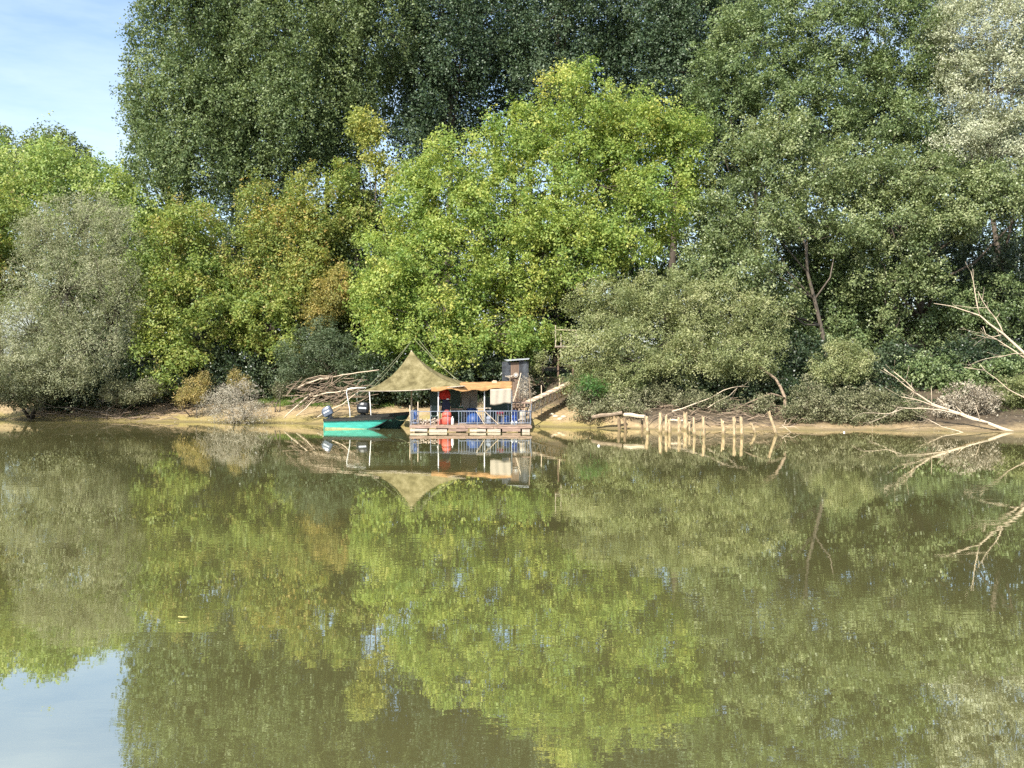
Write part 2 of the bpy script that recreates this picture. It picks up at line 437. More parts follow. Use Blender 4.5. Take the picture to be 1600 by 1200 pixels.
def boughs(rng, lobes, Rb, k=.55):
    """clump centres spread over the lobes of a crown: position, outward direction, radius, lobe index"""
    cs = []; rs = []
    for (px, py, d, rx, ry, dep) in lobes:
        cs.append(np.array(Q(px, py, d))); rs.append(np.array([rx * d / 1600, dep, ry * d / 1600]))
    outP = []; outO = []; outR = []; outI = []
    for i, (c, r) in enumerate(zip(cs, rs)):
        area = 4 * math.pi * (r[0] * r[1] + r[1] * r[2] + r[0] * r[2]) / 3
        n = max(5, int(k * area / (Rb * Rb)))
        D = unit(rng.normal(size=(n, 3)))
        f = .70 + .30 * np.sqrt(rng.random(n))
        kind = rng.random(n)
        core = kind < .20; f[core] = rng.uniform(.2, .6, core.sum())
        sprig = kind > .80; f[sprig] = rng.uniform(.98, 1.16, sprig.sum())
        lump = np.zeros(n)
        for q in range(5):
            w = rng.normal(size=3) * 2.4
            lump += np.sin(D @ w + rng.random() * 6.28)
        f = f * (1 + .055 * lump)
        pos = c + D * r * f[:, None]
        keep = (D[:, 1] < .25) | (rng.random(n) < .45)
        for j, (c2, r2) in enumerate(zip(cs, rs)):
            if j != i:
                q = np.linalg.norm((pos - c2) / r2, axis=1)
                keep &= (q > .58) | (rng.random(n) < .14)
        rad = Rb * (.40 + .95 * rng.random(n) ** 1.3)
        rad[sprig] *= .45
        o = unit(D / r * r.mean())
        outP.append(pos[keep]); outO.append(o[keep]); outR.append(rad[keep]); outI += [i] * int(keep.sum())
    return np.concatenate(outP), np.concatenate(outO), np.concatenate(outR), np.array(outI), cs

def foliage(rng, bp, bo, br, leaf, cover=5.0, flat=.80, up=.55, rnd=.85, hang=0.0, aspect=.62, tall=False, tintspread=.24):
    global LEAVES
    per = 11                                   # leaves grow in tufts at the shoot ends
    cnt = np.maximum(2, (cover * br * br / (leaf * leaf) / per).astype(int))
    ti = np.repeat(np.arange(len(bp)), cnt)    # bough of each tuft
    nt_ = len(ti)
    D = unit(rng.normal(size=(nt_, 3)))
    rr = br[ti] * rng.random(nt_) ** .42
    lo_ = rng.random(nt_) < .16
    rr[lo_] = br[ti][lo_] * np.abs(rng.normal(size=int(lo_.sum()))) * .95
    off = D * rr[:, None]
    off[:, 2] *= (1.8 if tall else flat)
    lean = rng.normal(size=(len(bp), 3)) * .35   # each clump's outline is broken by a lean of its own
    off[:, 2] += np.sum(off[:, :2] * lean[ti][:, :2], axis=1)
    tp = bp[ti] + off
    tn = unit(bo[ti] * .45 + D * .3 + np.array([0, 0, up]) + rng.normal(size=(nt_, 3)) * .45)
    tt = rng.normal(size=nt_) * .12
    idx = np.repeat(np.arange(nt_), per)
    n = len(idx); LEAVES += n
    spread = leaf * 1.15
    dv = rng.normal(size=(n, 3)) * spread
    dv -= tn[idx] * (np.sum(dv * tn[idx], axis=1, keepdims=True) * .55)
    pos = tp[idx] + dv
    nrm = unit(tn[idx] + rng.normal(size=(n, 3)) * rnd * .62)
    q = leaf_quads(rng, pos, nrm, leaf, aspect, hang)
    tint = .5 + (tintspread * .8 * rng.normal(size=len(bp)))[ti][idx] + tt[idx] + .14 * rng.normal(size=n)
    return q, tint

def limbs(rng, mb, base, cs, bp, bi, r0, n_twig=.16, wig=.5, trunk_top=None):
    base = np.array(base)
    ctr = np.mean(cs, axis=0)
    top = np.array(trunk_top) if trunk_top is not None else np.array([ctr[0], ctr[1], ctr[2]])
    n = 7
    path = []
    for k in range(n):
        t = k / (n - 1)
        p = base * (1 - t) + top * t + rng.normal(size=3) * wig * .25 * (0 < k < n - 1)
        path.append(p)
    rad = [r0 * (1.25 if k == 0 else 1) * (1 - .62 * k / (n - 1)) for k in range(n)]
    mb.tube([Vector(p) for p in path], rad, 8)
    for i, c in enumerate(cs):
        # leave the trunk below the lobe
        zs = [p[2] for p in path]
        k = min(range(n), key=lambda q: abs(zs[q] - (base[2] + .55 * (c[2] - base[2]))))
        a = path[k]; mid = (a * .5 + c * .5) + np.array([0, 0, -.08]) * np.linalg.norm(c - a) + rng.normal(size=3) * wig * .4
        rl = rad[k] * .55
        mb.tube([Vector(a), Vector(mid), Vector(c)], [rl, rl * .7, rl * .35], 6)
        sel = np.where(bi == i)[0]
        m = max(3, int(len(sel) * n_twig))
        for j in rng.choice(sel, min(m, len(sel)), replace=False):
            b = c + (bp[j] - c) * 1.12; mm = c * .45 + b * .55 + rng.normal(size=3) * .25
            mb.tube([Vector(c), Vector(mm), Vector(b)], [rl * .32, rl * .2, .012], 4)

def tree(name, label, cat, lobes, mat, base_px, base_d, seed, Rb=1.1, leaf=.17, cover=5.0, k=.55, r0=.28, bark='bark_dark', trunk_top=None, group=None, twig=.16, stems=1, part='crown', **kw):
    leaf *= 1.15; cover *= 1.75; k *= 1.35
    rng = np.random.default_rng(seed)
    bx = (base_px - 800) / 1600 * base_d
    base = Vector((bx, base_d, ground_z(bx, base_d) - .15))
    root = thing(name, label, cat, base, group)
    bp, bo, br, bi, cs = boughs(rng, lobes, Rb, k)
    q, t = foliage(rng, bp, bo, br, leaf, cover, **kw)
    quads_object(part, q, t, M[mat], root)
    mb = MB()
    if stems == 1:
        limbs(rng, mb, base, cs, bp, bi, r0, twig, trunk_top=trunk_top)
    else:
        for s in range(stems):
            sel = [c for i, c in enumerate(cs) if i % stems == s] or [cs[0]]
            b2 = base + Vector((rng.uniform(-.5, .5), rng.uniform(-.4, .4), 0))
            ids = np.array([i for i in range(len(cs)) if i % stems == s] or [0])
            sub = np.full(len(bi), -1)
            for jj, ii in enumerate(ids): sub[bi == ii] = jj
            limbs(rng, mb, b2, sel, bp, sub, r0, twig)
    mb.build('trunk' if cat == 'tree' else 'stems', M[bark], root, smooth=True)
    return root

# ---- poplars at the back
PG = 'tall dark poplars behind the other trees'
tree('poplar_tree', 'tall dark green poplar at the edge of the open sky, its left side ragged', 'tree',
     [(300, 20, 94, 68, 120, 4.5), (312, 180, 93, 88, 90, 5), (248, 140, 94, 42, 66, 3), (236, 225, 94, 32, 40, 2.5), (300, 262, 92, 80, 50, 4.5), (270, -110, 94, 70, 120, 4), (205, 62, 94, 9, 20, .9), (199, 100, 94, 10, 16, .9), (202, 150, 94, 10, 18, .9), (208, 196, 94, 10, 22, 1), (214, 262, 94, 12, 22, 1)], 'poplar', 305, 93, 11,
     Rb=1.25, leaf=.20, cover=4.4, k=.85, r0=.4, tall=True, up=.25, rnd=1.1, group=PG)
tree('poplar_tree', 'tall dark green poplar standing above the golden tree', 'tree',
     [(425, 40, 95, 90, 130, 5), (440, 190, 94, 85, 90, 5), (400, 265, 94, 60, 55, 4), (430, -120, 95, 80, 120, 4.5)], 'poplar', 425, 95, 12,
     Rb=1.25, leaf=.20, cover=4.4, k=.85, r0=.4, tall=True, up=.25, rnd=1.1, group=PG)
tree('poplar_tree', 'tall dark poplar behind the thin yellow leaved sapling', 'tree',
     [(570, 20, 97, 95, 120, 5), (540, 140, 97, 70, 80, 4.5), (520, 220, 97, 48, 60, 4), (600, -130, 97, 80, 110, 4.5)], 'poplar', 560, 97, 13,
     Rb=1.25, leaf=.20, cover=4.4, k=.85, r0=.4, tall=True, up=.25, rnd=1.1, group=PG)
tree('poplar_tree', 'blackish green poplar right of the sky gap, above the yellow green tree', 'tree',
     [(725, 20, 99, 95, 120, 5), (690, 130, 99, 65, 80, 4.5), (655, 215, 99, 45, 45, 4), (740, -130, 99, 80, 110, 4.5)], 'poplar_dark', 700, 99, 14,
     Rb=1.25, leaf=.20, cover=4.2, k=.85, r0=.42, tall=True, up=.2, rnd=1.15, group=PG)
tree('poplar_tree', 'blackish green poplar directly above the top of the yellow green tree', 'tree',
     [(885, 10, 100, 95, 110, 5), (850, 110, 100, 75, 70, 4.5), (890, -130, 100, 80, 110, 4.5)], 'poplar_dark', 870, 100, 15,
     Rb=1.25, leaf=.20, cover=4.2, k=.85, r0=.42, tall=True, up=.2, rnd=1.15, group=PG)
tree('poplar_tree', 'blackish green poplar between the yellow green tree and the grey green elms', 'tree',
     [(1050, 10, 99, 95, 110, 5), (1030, 110, 99, 80, 80, 4.5), (1140, 20, 99, 50, 80, 4), (1060, -130, 99, 80, 110, 4.5)], 'poplar_dark', 1040, 99, 16,
     Rb=1.25, leaf=.20, cover=4.2, k=.85, r0=.42, tall=True, up=.2, rnd=1.15, group=PG)

for px, py, lab, sd in ((370, 60, 'poplar of the rear row seen between the two left poplars', 17), (510, 40, 'poplar of the rear row left of the yellow tufted sapling', 18), (655, 20, 'poplar of the rear row above the sky gap', 19),
                    (800, 0, 'poplar of the rear row above the left shoulder of the yellow green tree', 20), (960, -10, 'poplar of the rear row above the top of the yellow green tree', 94), (1110, 0, 'poplar of the rear row left of the grey green elms', 95)):
    tree('poplar_tree', lab, 'tree', [(px, py, 112, 92, 120, 4), (px + 8, py + 110, 112, 84, 80, 4)] + ([(px - 5, py + 190, 112, 60, 50, 3)] if px not in (655, 510) else [(px + 60, py + 185, 112, 40, 45, 3)] if px == 655 else []), 'poplar_dark' if px > 600 else 'poplar', px, 112, sd,
         Rb=1.5, leaf=.31, cover=4.0, k=.7, r0=.4, tall=True, up=.2, rnd=1.1, group=PG)

# ---- left background
tree('leafy_tree', 'mid green tree top poking up behind the light green crown, against the sky', 'tree',
     [(75, 228, 104, 32, 26, 2.5), (110, 245, 104, 26, 28, 2.5), (60, 275, 104, 60, 40, 3), (140, 265, 104, 16, 18, 2)], 'dull_green', 85, 104, 21, Rb=.9, leaf=.24, cover=4.2, k=.8)
tree('leafy_tree', 'mid green tree top at the left border of the picture, against the sky', 'tree',
     [(-10, 222, 104, 26, 24, 2.5), (-30, 260, 104, 50, 40, 3)], 'dull_green', -10, 104, 22, Rb=.9, leaf=.24, cover=4.2, k=.8)
tree('leafy_tree', 'rounded light green tree behind the grey willow, under the open sky', 'tree',
     [(50, 285, 90, 90, 65, 5), (130, 300, 90, 70, 55, 4.5), (185, 350, 89, 52, 62, 4), (225, 395, 88, 42, 60, 4), (262, 360, 92, 36, 60, 3), (-40, 320, 90, 90, 80, 5), (80, 400, 89, 120, 90, 5), (150, 480, 88, 100, 80, 4)], 'left_green', 90, 90, 23, Rb=1.2, leaf=.22, cover=4.6, k=.6)
tree('leafy_tree', 'yellowish tree at the left border, beside the grey willow crown', 'tree',
     [(10, 350, 80, 45, 70, 3.5), (-20, 440, 80, 50, 70, 3.5), (20, 420, 80, 30, 40, 3)], 'maple', 0, 80, 24, Rb=1.0, leaf=.2, cover=4.6, k=.6)

# ---- left front
tree('willow_tree', 'grey green feathery willow leaning over the left bank', 'tree',
     [(130, 350, 73, 72, 58, 3.2), (75, 375, 72, 42, 45, 2.6), (180, 385, 73, 46, 60, 2.8), (105, 455, 71, 88, 62, 3.4), (185, 480, 72, 45, 75, 2.8), (50, 520, 70, 70, 60, 3), (140, 545, 70, 62, 55, 2.8)], 'grey_willow', 195, 73.5, 31,
     Rb=.55, leaf=.13, cover=4.4, k=.55, aspect=.28, up=.3, rnd=1.0, r0=.22, twig=.3, tall=True, hang=.2, trunk_top=Q(150, 400, 73))
tree('willow_shrub', 'pale grey willow shrub low over the water at the left border', 'shrub',
     [(20, 570, 69, 62, 48, 2.4), (70, 565, 69, 42, 40, 2.2), (-40, 560, 69, 60, 60, 2.5), (115, 590, 69, 40, 28, 1.8)], 'grey_willow', 40, 71.5, 32, Rb=.75, leaf=.13, cover=5, k=.7, aspect=.30, up=.35, rnd=1.0, r0=.1, stems=3, part='foliage')
tree('maple_tree', 'olive yellow maple with browning top between the grey willow and the golden tree', 'tree',
     [(300, 360, 76, 52, 42, 3), (265, 420, 75, 48, 60, 3), (340, 420, 76, 52, 55, 3), (290, 490, 74, 72, 60, 3.2), (265, 565, 72, 50, 35, 2.4), (360, 500, 75, 40, 48, 2.8), (250, 520, 73, 35, 40, 2.4)], 'maple', 290, 75, 33, Rb=.95, leaf=.17, cover=5, k=.6)
tree('maple_tree', 'low yellow green tree right of the maple, above the dark hollow in the bank', 'tree',
     [(420, 500, 74, 42, 50, 2.6), (380, 470, 75, 30, 40, 2.4), (450, 540, 73, 26, 24, 2)], 'maple', 415, 75.5, 34, Rb=.85, leaf=.17, cover=5, k=.62)
tree('golden_tree', 'golden tree with upright spires under the tall poplars', 'tree',
     [(405, 340, 79, 28, 52, 2.4), (440, 390, 78, 52, 62, 3), (475, 310, 80, 26, 42, 2.2), (500, 370, 79, 34, 58, 2.6), (430, 450, 77, 52, 50, 2.8), (490, 440, 77, 42, 45, 2.6)], 'golden', 455, 79, 35, Rb=.85, leaf=.16, cover=5, k=.66, tall=True, twig=.25)
tree('birch_tree', 'small yellow brown tree above the blue green shrub', 'tree',
     [(508, 470, 74, 24, 38, 1.6), (530, 450, 74.5, 18, 30, 1.4), (495, 495, 74, 22, 22, 1.4)], 'golden_dry', 512, 74.5, 36, Rb=.6, leaf=.14, cover=4.4, k=.7, r0=.1, twig=.3)
tree('young_tree', 'thin young tree with a yellow tuft of leaves, standing in the sky gap', 'tree',
     [(573, 200, 82, 24, 26, 1.6), (585, 235, 82, 18, 22, 1.3), (605, 272, 82, 22, 18, 1.3)], 'yellow', 585, 82, 37, Rb=.6, leaf=.19, cover=4.2, k=.8, r0=.12, twig=.3, bark='bark')
tree('young_tree', 'green yellow young tree left of the thin sapling', 'tree',
     [(535, 285, 81, 30, 28, 1.8), (550, 330, 81, 30, 32, 2), (525, 370, 81, 28, 35, 2)], 'maple', 540, 81, 38, Rb=.7, leaf=.19, cover=4.6, k=.7, r0=.12, twig=.3)
tree('shrub', 'dark green thicket in the gap between the golden tree and the yellow green tree', 'shrub',
     [(545, 420, 80, 40, 60, 2.5), (570, 350, 83, 32, 50, 2.5), (600, 400, 82, 35, 60, 2.5), (540, 490, 78, 35, 50, 2.5)], 'dull_green', 555, 80, 39, Rb=.9, leaf=.18, cover=4.4, k=.6, part='foliage', r0=.1, stems=2)
tree('shrub', 'blue green shrub behind the heap of driftwood', 'shrub',
     [(480, 555, 71, 38, 34, 2), (525, 555, 71, 38, 38, 2), (500, 525, 71.5, 32, 26, 1.8), (455, 580, 71, 22, 22, 1.5), (560, 575, 71, 28, 26, 1.8)], 'dark_shrub', 505, 72.5, 40, Rb=.6, leaf=.13, cover=5, k=.7, aspect=.35, part='foliage', r0=.07, stems=3)

# ---- the large yellow green tree
tree('broadleaf_tree', 'huge domed yellow green tree in the middle of the bank, behind the tent', 'tree',
     [(905, 175, 79, 72, 68, 4), (830, 225, 78, 70, 62, 4), (985, 215, 79, 62, 66, 4), (1060, 240, 79, 48, 70, 3.6), (725, 265, 77, 70, 62, 4), (900, 280, 77, 90, 70, 4.5), (1020, 320, 77, 72, 60, 4),
      (665, 320, 76, 58, 58, 3.6), (775, 345, 75, 90, 62, 4.2), (620, 395, 75, 52, 52, 3.2), (690, 420, 74, 80, 56, 3.8), (880, 365, 75, 72, 52, 3.6), (970, 385, 75, 62, 42, 3.2), (800, 440, 74, 72, 52, 3.4),
      (600, 455, 73, 50, 48, 3), (660, 495, 72, 70, 46, 3.2), (750, 520, 72, 68, 42, 3), (905, 440, 74, 50, 40, 2.8), (600, 530, 72, 48, 36, 2.6), (825, 525, 73, 38, 32, 2.4), (690, 560, 71.5, 55, 24, 2.4)],
     'bright', 815, 77, 41, Rb=1.05, leaf=.175, cover=4.6, k=.62, r0=.5, trunk_top=Q(850, 300, 78), bark='bark_dark')

# ---- right background
EG = 'grey green elms on the right'
tree('elm_tree', 'grey green elm rising right of the yellow green tree, against the dark poplars', 'tree',
     [(1180, 60, 86, 72, 62, 4), (1130, 130, 85, 58, 56, 3.6), (1220, 140, 85, 70, 62, 4), (1110, 190, 84, 42, 40, 3), (1240, 10, 87, 80, 70, 4.4)], 'elm', 1190, 86, 51, Rb=1.1, leaf=.17, cover=4.8, k=.6, group=EG)
tree('elm_tree', 'grey green elm at the top of the picture left of the silver willow', 'tree',
     [(1350, 40, 87, 90, 72, 4.4), (1320, 130, 86, 72, 62, 4), (1420, 110, 86, 62, 72, 4), (1460, 20, 88, 50, 62, 3.6), (1480, 250, 87, 60, 60, 3.4), (1400, 200, 85, 72, 56, 3.6), (1300, 205, 85, 40, 36, 3), (1370, -70, 88, 90, 70, 4.4)], 'elm', 1360, 87, 52, Rb=1.1, leaf=.17, cover=4.8, k=.6, group=EG)
tree('silver_willow', 'silvery white willow in the top right corner', 'tree',
     [(1530, 60, 82, 72, 56, 3.6), (1600, 40, 82, 60, 70, 3.6), (1560, 140, 81, 80, 56, 3.6), (1495, 130, 82, 36, 46, 2.6), (1478, 45, 83, 34, 46, 2.4), (1600, 220, 80, 62, 66, 3.4), (1560, -20, 82, 70, 56, 3.6), (1510, 215, 81, 50, 42, 3)], 'silver', 1570, 82, 53, Rb=.95, leaf=.17, cover=4.6, k=.62, aspect=.42, twig=.25, bark='bark')

# ---- right front
tree('olive_tree', 'olive green tree with a bare leaning trunk showing, right of the yellow green tree', 'tree',
     [(1215, 225, 77, 58, 48, 3), (1165, 280, 76, 62, 50, 3), (1260, 285, 76, 58, 48, 3), (1120, 350, 75, 56, 48, 2.8), (1200, 350, 74.5, 56, 40, 2.4), (1105, 425, 74, 58, 40, 2.8), (1175, 430, 73.5, 52, 42, 2.6), (1310, 365, 75.5, 56, 36, 2.6), (1225, 480, 74, 28, 34, 1.8)], 'olive', 1300, 75.5, 61, Rb=.9, leaf=.155, cover=4.8, k=.6, r0=.19, bark='bark', trunk_top=Q(1245, 345, 73.6))
tree('olive_tree', 'olive green tree hanging over the dark hollow, under the silver willow', 'tree',
     [(1340, 270, 78, 66, 52, 3.2), (1420, 280, 78, 66, 52, 3.2), (1390, 350, 77, 72, 46, 3.2), (1480, 330, 77, 60, 50, 3), (1560, 300, 77, 66, 46, 3), (1610, 320, 76, 50, 40, 2.6),
      (1340, 430, 76, 20, 40, 1.4), (1385, 440, 75.5, 18, 62, 1.2), (1425, 430, 76, 20, 58, 1.4), (1460, 430, 76, 18, 40, 1.2), (1398, 520, 75.5, 12, 26, .8)], 'olive', 1440, 79, 62, Rb=.9, leaf=.155, cover=4.8, k=.6, r0=.32, trunk_top=Q(1440, 320, 78))
tree('willow_bush', 'broad olive grey willow bush bulging over the stakes', 'bush',
     [(950, 490, 69.5, 58, 48, 2.6), (1030, 470, 69.5, 62, 46, 2.8), (1110, 490, 69, 62, 50, 2.8), (1180, 505, 68.5, 52, 46, 2.5), (920, 555, 66.6, 46, 36, 2.2), (1000, 550, 66.2, 66, 46, 2.6), (1090, 560, 65.8, 60, 40, 2.4), (1165, 560, 65.6, 50, 34, 2), (960, 605, 65.6, 52, 26, 1.8), (905, 600, 67.5, 26, 22, 1.4)], 'bush', 1090, 69.5, 63, Rb=.75, leaf=.13, cover=4.8, k=.66, aspect=.40, r0=.13, stems=4, part='foliage', twig=.22)
# the shaded hollow
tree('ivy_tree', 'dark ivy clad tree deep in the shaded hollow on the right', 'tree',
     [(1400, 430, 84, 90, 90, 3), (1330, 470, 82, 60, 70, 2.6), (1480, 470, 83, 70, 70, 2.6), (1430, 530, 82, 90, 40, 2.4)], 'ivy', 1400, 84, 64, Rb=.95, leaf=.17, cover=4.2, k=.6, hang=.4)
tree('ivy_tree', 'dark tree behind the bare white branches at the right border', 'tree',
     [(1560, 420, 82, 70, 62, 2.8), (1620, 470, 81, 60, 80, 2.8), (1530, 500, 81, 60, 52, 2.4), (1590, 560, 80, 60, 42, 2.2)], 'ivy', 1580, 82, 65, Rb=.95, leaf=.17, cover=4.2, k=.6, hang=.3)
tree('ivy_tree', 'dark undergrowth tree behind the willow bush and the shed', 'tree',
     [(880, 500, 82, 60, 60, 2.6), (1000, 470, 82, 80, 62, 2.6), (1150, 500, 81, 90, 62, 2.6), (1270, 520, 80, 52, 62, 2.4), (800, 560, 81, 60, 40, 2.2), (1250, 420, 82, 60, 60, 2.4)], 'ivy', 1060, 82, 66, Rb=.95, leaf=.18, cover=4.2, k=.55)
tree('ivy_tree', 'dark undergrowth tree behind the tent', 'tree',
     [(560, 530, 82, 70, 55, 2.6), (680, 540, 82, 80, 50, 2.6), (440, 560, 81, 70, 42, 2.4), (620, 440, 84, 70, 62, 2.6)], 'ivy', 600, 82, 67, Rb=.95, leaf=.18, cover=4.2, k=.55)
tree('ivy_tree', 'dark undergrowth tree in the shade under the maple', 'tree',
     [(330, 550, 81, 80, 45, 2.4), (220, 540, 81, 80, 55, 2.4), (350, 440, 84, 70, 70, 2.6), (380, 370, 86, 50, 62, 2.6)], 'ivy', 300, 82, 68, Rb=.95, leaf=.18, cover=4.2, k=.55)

tree('leafy_tree', 'shaded green tree filling the hollow behind the bare leaning trunk', 'tree',
     [(1270, 440, 80, 70, 62, 2.6), (1345, 470, 79.5, 62, 62, 2.6), (1215, 510, 78, 46, 46, 2.2), (1300, 530, 77.5, 60, 40, 2.2), (1450, 500, 79.5, 70, 56, 2.4), (1550, 480, 79, 60, 56, 2.4)], 'elm', 1330, 80, 69, Rb=.9, leaf=.16, cover=4.4, k=.6, hang=.3)

# far row that closes the view between the trunks
for i, (px, lab) in enumerate([(760, 'far dark tree seen through the gaps of the yellow green tree'), (980, 'far dark tree hidden deep behind the willow bush'), (1180, 'far dark tree behind the grey green elm'),
                               (1400, 'far dark tree behind the hollow'), (1600, 'far dark tree behind the silver willow'), (530, 'far dark tree behind the thin yellow tufted sapling'), (420, 'far dark tree between the poplar trunks behind the golden tree'), (200, 'far dark tree behind the light green crown')]):
    top = {760: 290, 980: 200, 1180: 90, 1400: 60, 1600: 60, 420: 310, 200: 330, 530: 265}[px]
    tree('leafy_tree', lab, 'tree', [(px, top + 80, 108, 120, 80, 4), (px - 40, top + 190, 108, 120, 90, 4), (px + 40, top + 190, 107, 120, 90, 4), (px - 20, top + 320, 106, 130, 90, 4), (px + 20, 430, 106, 130, 80, 4), (px, 520, 106, 150, 70, 4)], 'ivy', px, 110, 70 + i, Rb=1.5, leaf=.32, cover=4, k=.6, group='far row of dark trees')

# ---- low bank shrubs
def shrub(name, label, lobes, mat, px, d, seed, cat='bush', **kw):
    a = dict(Rb=.42, leaf=.11, cover=5, k=.75, aspect=.45, r0=.045, stems=3, part='foliage', twig=.3, bark='bark'); a.update(kw)
    return tree(name, label, cat, lobes, mat, px, d, seed, **a)
shrub('bush', 'light green shrub with an overhanging rim, right of the willow bush', [(1300, 575, 66, 34, 26, 1.4), (1340, 572, 66, 28, 24, 1.3), (1320, 550, 66.5, 26, 20, 1.2)], 'bush', 1320, 67, 81)
shrub('bush', 'grey leafed bush at the water under the light green shrub', [(1265, 624, 63.6, 30, 28, 1.2), (1300, 634, 63.2, 36, 24, 1.2), (1250, 646, 62.8, 24, 14, .9), (1320, 650, 62.8, 30, 10, .8)], 'litter', 1275, 64, 82)
shrub('bush', 'dusty low bush at the water behind the tip of the fallen tree', [(1350, 630, 63.4, 32, 26, 1.2), (1395, 636, 63.2, 30, 22, 1.1), (1420, 648, 62.6, 24, 12, .8), (1375, 652, 62.6, 34, 9, .8)], 'litter', 1370, 63.8, 83)
shrub('bush', 'beige leafed bush behind the trunk of the fallen tree', [(1505, 622, 63.6, 30, 22, 1.1), (1535, 628, 63.6, 24, 20, 1), (1480, 640, 62.8, 20, 14, .8)], 'dry', 1510, 64, 84)
shrub('bush', 'pale green bush at the right border above the mud', [(1580, 612, 64.5, 32, 24, 1.3), (1620, 605, 64.5, 36, 28, 1.3)], 'bush', 1590, 65, 85)
shrub('dry_bush', 'silvery dead bush with fine twigs on the mud left of the driftwood', [(374, 622, 67.6, 36, 24, 1.2), (342, 634, 67.2, 30, 18, 1), (395, 640, 67, 24, 16, .9), (362, 645, 66.8, 34, 12, .8)], 'dry_pale', 372, 68, 86, leaf=.12, aspect=.16, cover=4.6, rnd=1.6, up=.1)
shrub('weed_clump', 'orange dried weeds at the foot of the maple', [(298, 606, 70, 10, 17, .6), (318, 600, 70, 9, 18, .6), (283, 622, 69.5, 9, 10, .5), (308, 618, 69.7, 14, 10, .6)], 'orange', 300, 70, 87, cat='weeds', leaf=.12, aspect=.25, Rb=.22, tall=True, k=.5, cover=2.6, rnd=1.4)
shrub('weed_clump', 'orange dried weeds rising behind the silvery dead bush', [(368, 592, 70, 9, 13, .6), (383, 600, 70, 8, 10, .5)], 'orange', 374, 70.2, 88, cat='weeds', leaf=.12, aspect=.25, Rb=.22, tall=True, k=.5, cover=2.6, rnd=1.4)
shrub('weed_clump', 'straw coloured weeds left of the driftwood heap', [(440, 608, 70, 14, 7, .7)], 'litter', 440, 70.2, 89, cat='weeds', leaf=.12, aspect=.25, Rb=.24, tall=True, k=.5, cover=2.6, rnd=1.4)
shrub('bush', 'grey leafed brush in the shade under the left willow', [(190, 612, 70, 40, 14, 1.2), (235, 606, 70.5, 28, 14, 1), (40, 622, 70, 46, 12, 1)], 'litter', 180, 71, 90)
shrub('fern_clump', 'bright green fern tuft at the left foot of the willow bush', [(920, 602, 63.9, 16, 10, .6), (934, 608, 63.8, 14, 8, .5)], 'grass_green', 926, 64.4, 91, cat='fern', aspect=.2, leaf=.2, cover=9, Rb=.36)
shrub('bush', 'grey green brush hanging over the old beams', [(925, 628, 64.3, 18, 20, .7), (955, 630, 64, 26, 16, .8), (1000, 622, 64.5, 28, 16, .8), (1035, 618, 65, 24, 18, .8)], 'litter', 970, 65, 92, hang=.4)
shrub('bush', 'ragged grey green bush on the undercut bank behind the middle stakes', [(1085, 628, 64.2, 34, 14, .8), (1130, 632, 63.8, 30, 12, .7), (1190, 632, 63.6, 26, 14, .7)], 'litter', 1120, 64.6, 96, hang=.4)
shrub('bush', 'trailing brush over the dark left end of the old beams', [(905, 628, 64.2, 16, 18, .6), (930, 640, 63.4, 22, 12, .6), (985, 640, 63.2, 26, 9, .6)], 'litter', 940, 64.2, 97, hang=.5)
shrub('bush', 'bright leafy twigs in the shade beside the grey shed', [(845, 560, 71, 10, 10, .6), (838, 580, 71, 8, 8, .5)], 'bush', 842, 71.5, 93)

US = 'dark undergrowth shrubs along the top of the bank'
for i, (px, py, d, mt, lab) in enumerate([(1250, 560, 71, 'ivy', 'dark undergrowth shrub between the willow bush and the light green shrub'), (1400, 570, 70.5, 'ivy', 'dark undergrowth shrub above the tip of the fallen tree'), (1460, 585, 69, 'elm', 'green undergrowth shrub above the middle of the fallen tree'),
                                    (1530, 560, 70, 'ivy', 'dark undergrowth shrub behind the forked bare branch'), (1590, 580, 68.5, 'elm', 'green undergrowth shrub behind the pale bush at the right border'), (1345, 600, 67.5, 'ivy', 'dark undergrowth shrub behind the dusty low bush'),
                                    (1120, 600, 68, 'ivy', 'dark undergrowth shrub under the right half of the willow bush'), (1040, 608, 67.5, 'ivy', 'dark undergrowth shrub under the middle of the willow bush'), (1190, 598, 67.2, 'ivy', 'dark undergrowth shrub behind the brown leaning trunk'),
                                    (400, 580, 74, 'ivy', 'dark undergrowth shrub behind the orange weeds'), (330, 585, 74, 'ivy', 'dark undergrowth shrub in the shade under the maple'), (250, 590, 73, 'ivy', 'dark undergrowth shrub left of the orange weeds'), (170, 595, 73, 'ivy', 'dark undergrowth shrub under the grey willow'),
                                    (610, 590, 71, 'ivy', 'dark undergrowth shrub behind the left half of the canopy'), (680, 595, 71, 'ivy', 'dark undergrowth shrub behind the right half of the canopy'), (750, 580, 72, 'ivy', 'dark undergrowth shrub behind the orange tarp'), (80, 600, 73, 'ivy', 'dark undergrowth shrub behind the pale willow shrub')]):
    shrub('shrub', lab, [(px, py, d, 52, 34, 1.8), (px + 30, py + 14, d - .5, 34, 24, 1.4), (px - 34, py + 10, d - .3, 36, 26, 1.4)], mt, px, d + .5, 300 + i, cat='shrub', leaf=.15, Rb=.6, aspect=.6, cover=4.2, group=US)

